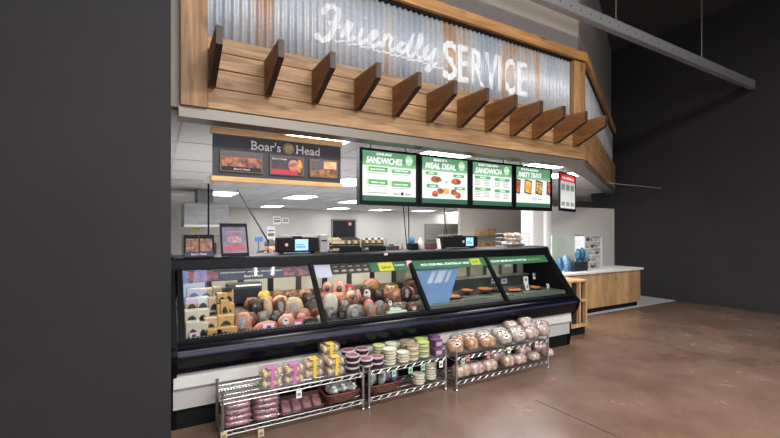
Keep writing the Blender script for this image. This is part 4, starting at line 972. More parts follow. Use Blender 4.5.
cord('power_cord', 'single black cord with a coil of cable hanging below the third menu screen', [Vector((a_.x, 4.35, 2.499)), a_, b_]+[Vector((b_.x+.02*math.sin(q)*1.1, 4.35+.004*q/6, b_.z-.03+.03*math.cos(q))) for q in [i*PI/5 for i in range(21)]], .006)

# ------------------------------------------------------------------ kitchen behind
def back_box(px0, px1, py0, Y, z0, m, name, lab, cat, dep=.7, extra=None, **kw):
    xa, xb = at(px0, 230, Y).x, at(px1, 230, Y).x; z1 = at((px0+px1)/2, py0, Y).z
    t = thing(name, lab, cat, (xa, Y, z0)); obj('body', bx(0, xb-xa, 0, dep, 0, z1-z0), m, t, local=True, bevel=.01); return t, xb-xa, z1-z0
t, W_, H_ = back_box(184, 229, 203, 10.0, 1.62, M['steel'], 'exhaust_hood', 'stainless exhaust hood high on the left of the kitchen', 'hood', 1.4)
obj('rim', bx(0, W_, -.02, 0, 0, .05), M['chrome'], t, local=True); obj('seam', bx(W_*.48, W_*.485, -.004, 0, .06, H_-.02), M['trimd'], t, local=True)
obj('mount', bx(.3, W_-.3, .3, 1.2, H_, 2.5-1.62), M['steel'], t, local=True)
t, W_, H_ = back_box(184, 221, 236, 10.1, 0, mat('oven_steel', (140, 138, 132), .35, .8, var=.3), 'oven', 'stainless oven below the exhaust hood', 'oven', 1.2)
obj('oven_door', bx(.1, W_-.1, -.03, 0, .35, H_-.15), M['dark'], t, local=True, bevel=.01); obj('handle', tube(bmesh.new(), [(.15, -.07, H_-.12), (W_-.15, -.07, H_-.12)], .015), M['chrome'], t, local=True)
for px, py, nm in ((196, 230, 'left'), (219, 237, 'right')):
    p = at(px, py, 10.3); t = thing('warning_sticker', 'small yellow sign near the oven, the %s one' % nm, 'notice', (p.x, 10.3, p.z)); 
    obj('plate', bx(-.08, .08, 0, .01, -.05, .05), mat('sticker_yellow', (196, 180, 70), .5), t, local=True); obj('stem', bx(-.008, .008, 0, .01, at(200, 236, 10.1).z-p.z+.004, -.05), M['trimd'], t, local=True)
for px0, px1, py0, py1, nm in ((273, 281, 216, 224.5, 'left one of the upper pair'), (282, 289, 217.5, 223.5, 'right one of the upper pair'), (267, 275, 226.5, 240, 'lower tall sheet')):
    a_, b_ = at(px0, py0, 17.95), at(px1, py1, 17.95); t = thing('wall_notice', 'white paper notice on the kitchen back wall, '+nm, 'notice', (a_.x, 17.95, b_.z))
    obj('sheet', bx(0, b_.x-a_.x, 0, .02, 0, a_.z-b_.z), M['lw'], t, local=True)
    obj('print', bx(.04, b_.x-a_.x-.04, -.01, 0, (a_.z-b_.z)*.3, (a_.z-b_.z)*.5), mat('ink_grey', (120, 116, 112), .6), t, local=True)
    obj('print', bx(.04, b_.x-a_.x-.04, -.01, 0, (a_.z-b_.z)*.65, (a_.z-b_.z)*.75), mat('ink_grey', (120, 116, 112), .6), t, local=True)
p = at(350, 224, 17.9); t = thing('door_sticker', 'small red and white round sticker on the dark back door', 'sticker', (p.x, 17.91, p.z)); obj('disc', bx(-.08, .08, 0, .015, -.08, .08), mat('sticker_rose', (206, 120, 124), .5), t, local=True, bevel=.02)
obj('print', bx(-.04, .04, -.004, 0, -.02, .02), M['lw'], t, local=True)
t, W_, H_ = back_box(256, 264, 241, 7.5, 0, M['blackm'], 'wire_stand', 'small dark stand with shelves left of the person', 'stand', .4)
bpy.data.objects.remove(t.children[0])
xa = 0; bm = bmesh.new()
for u in (0, .2):
    for v in (0, .25): tube(bm, [(u, v, 0), (u, v, 1.45)], .012, 6)
obj('upright', bm, M['blackm'], t, local=True)
for z in (.3, .7, 1.1, 1.22, 1.34, 1.43): obj('shelf', bx(-.01, .21, -.01, .26, z, z+.012), M['blackm'], t, local=True)
t.location.x -= .45
p = at(260.5, 238, 7.7); t = thing('wall_label', 'small bright blue label above the person', 'label', (p.x-.1, 7.7, p.z-.04)); obj('plate', bx(0, .14, 0, .02, -.02, .06), mat('blue_label', (60, 96, 160), .5, emis=.1), t, local=True); obj('bracket', bx(.06, .08, .02, .04, -p.z+.04, .05), M['trimd'], t, local=True)
# pegboard shelving with brown items
a_, b_ = at(431, 223.5, 9.0), at(466, 223.5, 9.0); PW = b_.x-a_.x
t = thing('pegboard_rack', 'grey pegboard rack holding brown packs behind the right scale', 'rack', (a_.x, 9.0, 0))
PGm = mat('pegboard', (150, 148, 140), .6)
obj('board', bx(0, PW, .3, .32, .9, a_.z), PGm, t, local=True)
bm = bmesh.new()
for i in range(12):
    for j in range(5): box(bm, PW*(i+.5)/12-.012, PW*(i+.5)/12+.012, .29, .3, 1.28+j*.07, 1.30+j*.07)
obj('peg_hole', bm, M['dark'], t, local=True, kind='stuff')
for z in (.9, 1.3): obj('shelf', bx(0, PW+.35, -.05, .3, z-.02, z), M['steel'], t, local=True)
bm = bmesh.new()
for u in (0, PW, PW+.33): tube(bm, [(u, .28, 0), (u, .28, a_.z)], .015)
obj('upright', bm, M['steel'], t, local=True)
KB = mat('kraft', (168, 128, 84), .7, var=.2)
for i, u in enumerate((.45, .62, .80, .97)):
    q = thing('bread_pack', 'brown pack on the pegboard rack shelf, '+ORD[i], 'pack', (a_.x+u*PW*.95+.05, 9.05, 1.302), 0, 'brown packs on the pegboard rack')
    obj('pack', bx(-.07, .07, 0, .12, 0, .11), KB, q, local=True, bevel=.02); obj('label', bx(-.04, .04, -.004, 0, .03, .08), M['lw'], q, local=True)
# cardboard boxes on a low shelf
a_, b_ = at(478, 236, 8.2), at(504, 236, 8.2); W_ = b_.x-a_.x
t = thing('steel_table', 'steel work shelf carrying cardboard boxes behind the case', 'table', (a_.x, 8.2, 0))
for z in (.4, .95, 1.40): obj('shelf', bx(0, W_, 0, .5, z-.03, z), M['steel'], t, local=True)
for u in (.02, W_-.05):
    for v in (.02, .45): obj('leg', bx(u, u+.03, v, v+.03, 0, 1.37), M['steel'], t, local=True)
for i, (u, wd, h, z, yy) in enumerate(((.06, .28, .13, 1.402, 0), (.36, .30, .16, 1.402, .02), (.60, .26, .18, 1.402, .2), (.1, .22, .3, .952, .05), (.45, .26, .26, .952, .1))):
    if u+wd > W_: wd = W_-u
    q = thing('cardboard_box', 'brown cardboard box on the steel work shelf, '+['left on top', 'middle on top', 'right on top', 'left on the shelf below', 'right on the shelf below'][i], 'box', (a_.x+u, 8.2+yy, z), 0, 'cardboard boxes in the kitchen')
    obj('carton', bx(0, wd, 0, .22, 0, h), KB, q, local=True, bevel=.004); obj('tape', bx(wd*.45, wd*.55, -.002, .222, h*.6, h+.002), mat('tape', (196, 170, 126), .4), q, local=True)
t, W_, H_ = back_box(504, 527.5, 212.5, 9.5, 1.53, mat('hood_dark', (62, 58, 58), .5, .3), 'hood_unit', 'dark grey hood unit hanging near the white column', 'hood', 1.2)
obj('mount', bx(.2, W_-.2, .2, 1.0, H_, 2.5-1.53), M['dark'], t, local=True)
t, W_, H_ = back_box(500, 533, 233, 9.6, 0, mat('oven_dark', (74, 72, 70), .4, .6), 'oven', 'dark grey oven below the dark hood', 'oven', 1.0)
obj('oven_door', bx(.1, W_-.1, -.03, 0, .35, H_-.15), M['dark'], t, local=True, bevel=.01)
struct(obj('wall_niche', bx(at(527.5, 230, 10.8).x-.6, at(536, 230, 10.8).x+1.5, 10.9, 11.0, 0, 2.5), mat('niche_grey', (110, 106, 102), .8)))
a_, b_ = at(485, 214, 10.6), at(505, 214, 10.6)
struct(obj('wall_stub', bx(a_.x, b_.x+.3, 10.9, 11.0, 0, 2.5), M['white']))
# wire basket of wrapped buns on the case
a_, b_ = at(507, 240, 4.15), at(529, 240, 4.15); W_ = b_.x-a_.x
t = thing('wire_basket', 'upright wire basket of wrapped buns at the right end of the case top', 'basket', (a_.x, 4.15, ZT))
bm = bmesh.new()
for z in (.01, .07, .13, .19): tube(bm, [(0, 0, z), (W_, 0, z), (W_, .22, z), (0, .22, z), (0, 0, z)], .0035, 5)
for i in range(7): tube(bm, [(W_*i/6, .22, .01), (W_*i/6, .22, .19)], .002, 4)
for u in (0, W_):
    for v in (0, .22): tube(bm, [(u, v, 0), (u, v, .205)], .005, 6)
obj('wire_frame', bm, M['chrome'], t, local=True)
BN = mat('bun', (214, 186, 158), .5, col2=(170, 130, 100), vscale=10, coat=.4); BNW = mat('bun_wrap', (212, 206, 200), .3, col2=(176, 166, 160), vscale=12, coat=.6)
for i, (u, z) in enumerate(((.2, .045), (.5, .045), (.8, .045), (.35, .11), (.68, .11), (.3, .165), (.62, .165))):
    q = thing('bun_bag', 'wrapped bun in the upright wire basket, '+['left in the bottom row', 'middle in the bottom row', 'right in the bottom row', 'left in the middle row', 'right in the middle row', 'left on top', 'right on top'][i], 'bun', (a_.x+W_*u, 4.24, ZT+z-.03), 0, 'wrapped buns in the basket')
    obj('bun', blob(bmesh.new(), (0, 0, .03), (W_*.15, .08, .034), .15, 3, 16, 10, seed=i), BN if i % 2 else BNW, q, local=True, smooth=True)
    obj('label', patch(bmesh.new(), (0, 0, .03), (W_*.15, .08, .034), .25, 1.05, .15, 3, i), M['lw'], q, local=True)

# ------------------------------------------------------------------ wire shelving racks in front of the case
RACKS = [(.41, 1.565, 3.14, 3.455, 'left'), (1.60, 2.455, 3.14, 3.455, 'middle'), (2.50, 3.83, 3.06, 3.42, 'right')]
ZS = (.095, .325)
def rack(xa, xb, ya, yb, nm):
    t = thing('wire_shelving', 'low chrome wire shelving unit in front of the case, the %s one of three' % nm, 'shelving', (xa, ya, 0), 0, 'wire shelving units')
    W_, D_ = xb-xa, yb-ya
    for u in (.012, W_-.012):
        for v in (.012, D_-.012):
            bm = bmesh.new(); tube(bm, [(u, v, .008), (u, v, .385)], .012, 8); lathe(bm, [(.009, .0), (.016, .004), (.016, .012), (.009, .02)], u, v, 8)
            for i in range(8): lathe(bm, [(.0125, .04+i*.042), (.0132, .043+i*.042), (.0125, .046+i*.042)], u, v, 8)
            obj('post', bm, M['chrome'], t, local=True, smooth=False)
    for z in ZS:
        bm = bmesh.new()
        for v in (.006, D_-.006):
            tube(bm, [(0, v, z-.002), (W_, v, z-.002)], .0042, 6); tube(bm, [(0, v, z-.034), (W_, v, z-.034)], .0042, 6)
            n = int(W_/.045); tube(bm, [(.01+(W_-.02)*i/n, v, z-.004 if i % 2 else z-.032) for i in range(n+1)], .0032, 5)
        for u in (.004, W_-.004):
            tube(bm, [(u, 0, z-.002), (u, D_, z-.002)], .004, 6); tube(bm, [(u, 0, z-.034), (u, D_, z-.034)], .004, 6)
        sh = obj('shelf', bm, M['chrome'], t, local=True, smooth=False)
        bm = bmesh.new(); n = int(W_/.022)
        for i in range(1, n): tube(bm, [(W_*i/n, .004, z), (W_*i/n, D_-.004, z)], .0017, 4)
        for v in (.1, .2): tube(bm, [(0, v, z-.006), (W_, v, z-.006)], .003, 5)
        obj('grid_wire', bm, M['chrome'], sh, local=True, kind='stuff')
    return t
for r_ in RACKS: rack(*r_)
def zrack(i): return ZS[i]+.0035
# price tags clipped on the rails
GT_ = mat('tag_green', (150, 196, 164), .6); YT = mat('tag_tan', (200, 176, 134), .6)
for px, py, ri, m_, lab in ((261, 433, 0, YT, 'tan price tag hanging low on the left shelving'), (224, 436, 0, YT, 'tan price tag at the left corner post of the left shelving'), (299, 394, 0, M['white'], 'white price tag on the upper rail of the left shelving'),
        (394, 373, 1, GT_, 'leftmost pale green price tag on the middle shelving'), (410.5, 370, 1, GT_, 'second from the left green price tag on the middle shelving'), (423, 367, 1, GT_, 'third from the left green price tag on the middle shelving'),
        (441, 364, 1, M['white'], 'white price tag at the right end of the middle shelving'), (463, 361, 2, GT_, 'tilted green price tag at the left end of the right shelving'), (468, 358, 2, mat('tag_rose', (200, 120, 130), .6), 'red and white price tag beside the tilted green one'),
        (488.5, 355, 2, mat('tag_rose', (200, 120, 130), .6), 'red and white price tag second from the left on the right shelving'), (509, 350, 2, M['white'], 'white price tag near the middle of the right shelving'), (536.5, 344, 2, mat('tag_pale', (222, 200, 206), .6), 'tall pale price tag near the right end of the right shelving')):
    Y = RACKS[ri][2]-.008; p = at(px, py, Y)
    t = thing('price_tag', lab, 'price tag', (p.x, Y, p.z)); 
    obj('card', bx(-.022, .022, -.002, .0, -.032, .03), m_, t, local=True); rects(t, 'print', [(-.012, .012, -.012, .008)], mat('ink_grey', (120, 116, 112), .6), -.0045)
# ---- clear boxes of cookies
CK = mat('cookies', (226, 198, 146), .6, col2=(176, 130, 80), vscale=30)
RBp = mat('ribbon_pink', (190, 112, 170), .5); RBy = mat('ribbon_yellow', (214, 184, 70), .5)
def cookiebox(x, y, z, rb, lab, rz=0.0, tall=1.0):
    t = thing('cookie_box', lab, 'cookie box', (x, y, z), rz, 'clear boxes of cookies'); h = .072*tall
    pr = [(-.075, 0), (-.084, h*.5), (-.078, h), (.078, h), (.084, h*.5), (.075, 0)]
    obj('clear_box', prism_y(bmesh.new(), pr, -.065, .065), M['clam'], t, local=True, bevel=.006)
    bm = bmesh.new()
    for i in range(4):
        for j in range(3): blob(bm, (-.052+i*.035, -.04+j*.04, h*.45), (.02, .022, h*.36), .2, 3, 10, 6, seed=i*3+j)
    obj('cookies', bm, CK, t, local=True, smooth=True, kind='stuff')
    bm = bmesh.new(); box(bm, -.013, .013, -.0675, -.0655, .0, h+.001); box(bm, -.035, .035, -.0675, .03, h+.001, h+.003)
    obj('band', bm, rb, t, local=True)
def lvl(base, nm):
    return {0: 'bottom of', 1: 'second up in', 2: 'third up in'}[base]+' '+nm
st = [(.785, 3.235, 2, RBp, 'the left pink banded stack'), (.965, 3.235, 2, RBp, 'the right pink banded stack'), (1.145, 3.29, 2, RBy, 'the left yellow banded stack'), (1.32, 3.25, 2, RBy, 'the right yellow banded stack'),
      (1.33, 3.385, 3, RBy, 'the yellow banded stack at the rear')]
for x, y, n, rb, nm in st:
    for k in range(n): cookiebox(x+random.uniform(-.004, .004), y, zrack(1)+k*.0765, rb, 'clear box of cookies, '+lvl(k, nm), random.uniform(-.06, .06))
# ---- round tubs
def tub(x, y, z, side, lid, lab, r=.054, h=.05):
    t = thing('deli_tub', lab, 'tub', (x, y, z), 0, 'round tubs on the wire shelving')
    obj('cup', lathe(bmesh.new(), [(r*.84, 0), (r*.95, h*.8)], n=20), side, t, local=True, smooth=False)
    obj('lid', lathe(bmesh.new(), [(r, h*.72), (r*1.02, h*.78), (r*1.02, h*.95), (r*.96, h), (r*.9, h*.96)], n=20), M['clam'] if lid is None else lid, t, local=True)
    obj('lid_label', lathe(bmesh.new(), [(r*.82, h*.955), (r*.82, h*.985)], n=20), mat('lid_cream', (206, 200, 180), .5) if lid is None else {'m': 0}.get('m') or LIDS[lid.name], t, local=True)
    obj('label', lathe(bmesh.new(), [(r*.93, h*.18), (r*.965, h*.62)], n=20), mat('tub_band', (214, 204, 176), .5) if side.name != 'tub_maroon' else mat('tub_band_dark', (40, 28, 36), .5), t, local=True)
TS = {'dark': mat('tub_dark', (112, 98, 74), .4), 'maroon': mat('tub_maroon', (58, 36, 48), .4), 'cream': mat('tub_cream', (170, 150, 110), .4)}
LD = {'white': mat('lid_white', (196, 196, 180), .3), 'green': mat('lid_green', (150, 172, 96), .35), 'pale': mat('lid_pale_green', (186, 200, 130), .35), 'rim': mat('lid_rim', (190, 180, 186), .3), 'redw': mat('lid_reddish', (160, 150, 120), .35)}
LIDS = {'lid_white': mat('lid_in_white', (206, 204, 184), .5), 'lid_green': mat('lid_in_green', (172, 196, 96), .5), 'lid_pale_green': mat('lid_in_pale', (206, 214, 150), .5), 'lid_rim': mat('lid_in_maroon', (124, 44, 64), .5, col2=(160, 100, 110), vscale=60), 'lid_reddish': mat('lid_in_red', (160, 118, 104), .5)}
def tubstack(px, n, Y, side, lid, nm, lv=1, h=.048, r=.06):
    x = at(px, 300, Y).x
    for k in range(n):
        tub(x+random.uniform(-.003, .003), Y, zrack(lv)+k*(h+.001), side, lid, 'round tub with %s lid, %s' % ({'lid_white': 'whitish', 'lid_green': 'bright green', 'lid_pale_green': 'pale green', 'lid_rim': 'maroon', 'lid_reddish': 'reddish'}[lid.name],
            (nm if n == 1 else ['bottom', 'second up', 'third up', 'fourth up'][k]+' in '+nm)), r, h)
tubstack(352.5, 3, 3.21, TS['maroon'], LD['rim'], 'the front maroon stack')
tubstack(366, 2, 3.20, TS['maroon'], LD['rim'], 'the maroon stack at the right post')
tubstack(348, 3, 3.36, TS['maroon'], LD['rim'], 'the rear maroon stack')
tubstack(362, 3, 3.345, TS['maroon'], LD['rim'], 'the rear maroon stack by the post')
tubstack(376.5, 2, 3.21, TS['maroon'], LD['rim'], 'the stack at the middle shelving left end')
tubstack(379, 3, 3.36, TS['dark'], LD['pale'], 'the rear left stack, middle shelving')
tubstack(391, 3, 3.36, TS['dark'], LD['white'], 'the rear stack second from the left')
tubstack(389.5, 3, 3.21, TS['dark'], LD['white'], 'the front stack second from the left')
tubstack(403, 2, 3.21, TS['dark'], LD['white'], 'the front stack third from the left')
tubstack(406, 3, 3.36, TS['dark'], LD['redw'], 'the rear stack under the reddish lid')
tubstack(412.5, 3, 3.22, TS['cream'], LD['redw'], 'the front stack in the middle')
tubstack(420, 3, 3.36, TS['dark'], LD['green'], 'the rear green topped stack')
tubstack(423, 3, 3.24, TS['dark'], LD['green'], 'the front green topped stack')
tubstack(418.5, 2, 3.20, TS['dark'], LD['white'], 'the lower shelf stack, left', 0)
tubstack(430, 3, 3.25, TS['dark'], LD['white'], 'the lower shelf stack, right', 0)
PP = mat('purple_carton', (112, 78, 112), .5, col2=(84, 54, 88), vscale=12)
for k, (px, py, Y, s) in enumerate(((435, 0, 3.22, 'bottom front'), (435, 1, 3.24, 'top front'), (434, 0, 3.36, 'bottom rear'), (433, 1, 3.36, 'top rear'))):
    t = thing('purple_carton', 'small purple carton beside the green topped tubs, '+s, 'carton', (at(px+1, 300, Y).x, Y, zrack(1)+py*.0765), 0, 'purple cartons')
    obj('carton', bx(-.045, .045, -.05, .05, 0, .075), PP, t, local=True, bevel=.004); obj('label', bx(-.03, .03, -.052, -.05, .02, .055), mat('purple_label', (186, 150, 180), .5), t, local=True)
# ---- red meat packs, lower shelf of the left unit
RM = mat('sliced_meat', (176, 104, 112), .35, col2=(92, 40, 48), vscale=22, coat=.5)
def meatpack(x, y, z, lab, rot=0.0, sx=.1, seed=0, h=.042):
    t = thing('meat_pack', lab, 'meat pack', (x, y, z), rot, 'red meat packs on the left shelving')
    obj('slices', blob(bmesh.new(), (0, 0, h/2), (sx*.9, .085, h*.5), .15, 4, 18, 8, seed, .4), RM, t, local=True, smooth=True)
    obj('wrapper', blob(bmesh.new(), (0, 0, h/2), (sx, .098, h*.52), .12, 5, 18, 8, seed+9, .4), M['bag'], t, local=True, smooth=True)
for k in range(4): meatpack(.535, 3.25, zrack(0)+k*.0425, 'flat red meat pack, %s in the left pile' % ['bottom', 'second up', 'third up', 'top'][k], random.uniform(-.1, .1), seed=k)
for k in range(4): meatpack(.745, 3.25, zrack(0)+k*.0425, 'flat red meat pack, %s in the second pile' % ['bottom', 'second up', 'third up', 'top'][k], random.uniform(-.1, .1), seed=k+6)
FL = mat('flat_pack_dark', (74, 50, 54), .35, coat=.5)
for k, x in enumerate((.90, .985, 1.07, 1.155)):
    t = thing('flat_pack', 'dark flat meat pack leaning on the lower left shelf, '+ORD[k], 'meat pack', (x, 3.17, zrack(0)), -.15, 'dark flat packs leaning on the lower shelf')
    prf = [(0, 0), (.008, 0), (.20, .065), (.197, .073)]
    obj('pack', prism(bmesh.new(), prf, -.042, .042), FL, t, local=True, bevel=.003); 
    obj('window', prism(bmesh.new(), [(.022, .0095), (.165, .0585), (.1645, .0605), (.0215, .0115)], -.03, .03), mat('flat_window', (150, 112, 112), .3, col2=(100, 60, 64), vscale=26, coat=.5), t, local=True)
    obj('header', prism(bmesh.new(), [(.17, .0603), (.188, .0664), (.1875, .0685), (.1695, .0624)], -.034, .034), M['white'], t, local=True)
# ---- woven baskets with clear bags
WK = mat('wicker', (110, 48, 34), .6, col2=(60, 24, 18), vscale=50)
def basket(x0, x1, y0, y1, z, h, lab):
    t = thing('wicker_basket', lab, 'basket', ((x0+x1)/2, (y0+y1)/2, z)); a, b = (x1-x0)/2, (y1-y0)/2; bm = bmesh.new()
    for k in range(7):
        zz = .006+k*h/7.5; s = .8+.2*k/6; n = 28; pts = []
        for i in range(n+1):
            q = 2*PI*i/n; wob = .004*(1 if (i+k) % 2 else -1)
            cx, cy = math.copysign(abs(math.cos(q))**.35, math.cos(q)), math.copysign(abs(math.sin(q))**.35, math.sin(q))
            pts.append((cx*(a*s+wob), cy*(b*s+wob), zz))
        tube(bm, pts, .0075, 5)
    obj('weave', bm, WK, t, local=True, smooth=False)
    obj('basket_base', bx(-a*.8, a*.8, -b*.8, b*.8, .0, .008), WK, t, local=True)
    n = 36; obj('rim', tube(bmesh.new(), [(math.copysign(abs(math.cos(2*PI*i/n))**.35, math.cos(2*PI*i/n))*a*1.02, math.copysign(abs(math.sin(2*PI*i/n))**.35, math.sin(2*PI*i/n))*b*1.02, h) for i in range(n+1)], .009, 6), WK, t, local=True)
basket(1.225, 1.53, 3.16, 3.40, zrack(0), .075, 'reddish brown woven basket of clear bags on the lower left shelf')
basket(1.63, 1.95, 3.16, 3.40, zrack(0), .075, 'reddish brown woven basket of mixed bags on the lower middle shelf')
SB1 = mat('bag_grey', (196, 196, 192), .25, col2=(110, 112, 110), vscale=16, coat=.6)
for i, (x, y, c2) in enumerate(((1.30, 3.25, (110, 112, 110)), (1.385, 3.27, (150, 130, 120)), (1.46, 3.25, (120, 124, 120)))):
    t = thing('snack_bag', 'clear crinkled bag in the left basket, '+ORD[i], 'bag', (x, y, zrack(0)+.05), .2*i, 'bags in the left basket')
    obj('bag', blob(bmesh.new(), (0, 0, .045), (.05, .085, .04), .35, 3, 18, 10, i), SB1, t, local=True, smooth=True); obj('label', patch(bmesh.new(), (0, 0, .045), (.05, .085, .04), .3, 1.06, .35, 3, i, el=.9), M['white'], t, local=True)
for i, (x, y, col) in enumerate(((1.68, 3.24, (206, 206, 204)), (1.73, 3.30, (96, 150, 104)), (1.78, 3.23, (200, 198, 204)), (1.85, 3.27, (206, 206, 200)), (1.90, 3.24, (90, 84, 130)))):
    t = thing('snack_bag', ['white', 'green and white', 'pale', 'white upright', 'dark purple'][i]+' bag standing in the basket on the middle shelving', 'bag', (x, y, zrack(0)+.04), .5*i-1, 'bags in the middle basket')
    obj('bag', blob(bmesh.new(), (0, 0, .07), (.03, .05, .065), .3, 3, 16, 10, i+5, rot=Matrix.Rotation(.35*(-1)**i, 3, 'Y')), mat('bagcol%d' % i, col, .3, col2=tuple(int(c*.6) for c in col), vscale=14, coat=.6), t, local=True, smooth=True)
    obj('seal', bx(-.02, .02, -.004, .004, .13, .142), M['bag'], t, local=True)
# ---- bread on the right unit
BR = {'crust': mat('bread_crust', (216, 170, 120), .5, col2=(140, 90, 52), vscale=20, coat=.35), 'pale': mat('bread_pale', (222, 196, 170), .5, col2=(160, 120, 94), vscale=20, coat=.35), 'pinkish': mat('bread_pinkish', (214, 188, 176), .4, col2=(150, 112, 102), vscale=26, coat=.5), 'white': mat('bread_white', (220, 208, 196), .4, col2=(170, 150, 142), vscale=9, coat=.5)}
def bread(px, py, Y, wpx, hpx, kind, lab, lb=True, seed=0, dy=.075, zlv=None, cat='bread'):
    p = at(px, py, Y); d = p.x*.5+p.y*.866; a, b = wpx/2*d/F*1.1, hpx/2*d/F
    zb = p.z-b if zlv is None else max(zlv, p.z-b)
    t = thing('bread_bag', lab, cat, (p.x, Y, zb), random.uniform(-.1, .1), 'bagged bread on the right shelving')
    bm = bmesh.new()
    for s in (-1, 1): blob(bm, (s*a*.42, 0, b*.92), (a*.52, dy*.85, b*.84), .12, 3, 14, 9, seed+s, .85)
    obj('loaves', bm, BR[kind], t, local=True, smooth=True)
    obj('wrapper', blob(bmesh.new(), (0, 0, b), (a, dy, b), .2, 4, 22, 12, seed+3, .75), M['bag'], t, local=True, smooth=True)
    obj('gathered_end', blob(bmesh.new(), (a*.95, 0, b*1.3), (a*.25, .015, b*.35), .4, 5, 10, 6, seed), M['bag'], t, local=True, smooth=True)
    if lb:
        obj('label', patch(bmesh.new(), (0, 0, b), (a, dy, b), .38, 1.05, .2, 4, seed+3, .75, az=-PI/2-.3, el=.35, aspect=.8), M['lw'], t, local=True, smooth=True)
        obj('label_print', patch(bmesh.new(), (0, 0, b), (a, dy, b), .2, 1.09, .2, 4, seed+3, .75, az=-PI/2-.3, el=.4, aspect=.6), M['dark'], t, local=True, smooth=True)
z1_, z0_ = zrack(1), zrack(0)
BT = [(455, 346, 3.16, 17, 15, 'crust', 'bag of brown rolls with a white label at the left front', True), (471, 346, 3.17, 13, 14, 'crust', 'small bag of brown rolls second from the left at the front', False),
      (457, 339.5, 3.32, 14, 11, 'crust', 'bag of rolls at the rear left corner', False), (468, 338.5, 3.32, 15, 12, 'crust', 'bag of golden rolls behind the front left ones', False),
      (487, 345.5, 3.16, 17, 13, 'crust', 'bag of brown buns third from the left at the front', False), (504, 343, 3.16, 15, 13, 'white', 'white bag with black printing in the front row, middle', True), (518, 341, 3.16, 16, 13, 'white', 'white bag with black printing in the front row, right of the middle', True),
      (483, 336.5, 3.32, 16, 13, 'white', 'white bag with black printing in the second row, left', True), (499, 334, 3.32, 17, 13, 'white', 'white bag with black printing in the second row, middle', True), (515, 331.5, 3.32, 17, 12, 'pale', 'pale bag with black printing in the second row, right', True),
      (531, 338, 3.17, 16, 12, 'pinkish', 'pinkish bag of rolls at the front, second from the right', False), (543, 335.5, 3.18, 12, 12, 'pinkish', 'pinkish bag of rolls at the front right corner', False),
      (529, 329, 3.30, 17, 13, 'pinkish', 'pinkish bag stacked above the front right bags', False), (541, 327, 3.30, 15, 12, 'pinkish', 'pinkish bag at the right end of the pile', False),
      (510, 324.5, 3.37, 14, 9, 'pale', 'bag with dark print topmost of the pile, left', True), (525, 321, 3.37, 15, 9, 'pinkish', 'pinkish bag topmost of the pile, right', False)]
for i, (px, py, Y, wp, hp, kd, s, lb) in enumerate(BT): bread(px, py, Y, wp, hp, kd, s, lb, i, .07, z1_)
BBm = [(461, 377, 3.12, 20, 15), (476, 374, 3.12, 17, 13), (489, 371, 3.12, 17, 13), (497, 360, 3.29, 17, 14), (507, 366, 3.12, 13, 13), (519, 364, 3.12, 15, 11), (523, 355, 3.28, 17, 13), (533, 360, 3.13, 12, 9), (540, 353, 3.27, 14, 12), (547, 356.5, 3.14, 11, 9)]
for i, (px, py, Y, wp, hp) in enumerate(BBm): bread(px, py, Y, wp, hp, 'pale' if i in (0, 4) else 'pinkish', 'pinkish plastic bag of bread on the lower shelf, '+ORD[i], False, i+20, .07, z0_)

# ------------------------------------------------------------------ right end: cabinet, counter, glass, blue bags
CBm = wood('maple_cabinet', (206, 172, 130), (180, 140, 98), 'Z')
cx0, cx1, cy = 5.13, 5.60, 3.80
t = thing('wooden_cabinet', 'pale wooden open cabinet with four dark cubbies at the right end of the case', 'cabinet', (cx0, cy, 0))
W_, Hc = cx1-cx0, .81
obj('plinth', bx(.01, W_-.01, .03, .44, 0, .115), M['blackm'], t, local=True)
for u in (0, W_-.035): obj('side_panel', bx(u, u+.035, 0, .45, .115, Hc-.03), CBm, t, local=True)
obj('cabinet_top', bx(-.01, W_+.01, -.01, .46, Hc-.03, Hc), CBm, t, local=True, bevel=.004)
obj('base_panel', bx(.035, W_-.035, 0, .45, .115, .16), CBm, t, local=True); obj('shelf', bx(.035, W_-.035, 0, .45, .485, .525), CBm, t, local=True)
obj('divider', bx(W_*.62, W_*.62+.03, 0, .45, .16, Hc-.03), CBm, t, local=True); obj('cubby_shade_panel', bx(.035, W_-.035, .05, .06, .16, Hc-.03), M['dark'], t, local=True)  # dark sheet set forward paints the shade inside the cubbies
obj('stile', bx(.0, .09, -.012, 0, .115, Hc-.03), CBm, t, local=True)
t = thing('service_counter', 'white topped counter behind the wooden cabinet at the right', 'counter', (5.2, 4.6, 0))
obj('body', bx(.0, 3.4, .05, .65, .1, .74), CBm, t, local=True); obj('countertop', bx(-.03, 3.43, 0, .7, .745, .785), M['white'], t, local=True, bevel=.005); obj('plinth', bx(.03, 3.37, .1, .6, 0, .1), M['blackm'], t, local=True)
g0, g1 = at(552, 236, 5.1), at(579, 236, 5.1)
t = thing('glass_guard', 'upright clear glass guard on the white counter', 'glass guard', (g0.x, 5.1, .787))
obj('pane', bx(0, g1.x-g0.x, 0, .01, 0, g0.z-.787), M['pane'], t, local=True)
bm = bmesh.new()
for u in (0, g1.x-g0.x): box(bm, u-.008, u+.008, -.005, .016, 0, g0.z-.78)
box(bm, 0, g1.x-g0.x, -.003, .013, g0.z-.787, g0.z-.775)
obj('edge_strip', bm, mat('edge_green', (170, 184, 170), .4), t, local=True)
BG = mat('blue_bag', (58, 112, 144), .35, col2=(20, 64, 104), vscale=18, coat=.4); BG2 = mat('blue_white_bag', (140, 172, 186), .35, col2=(60, 112, 148), vscale=20, coat=.4)
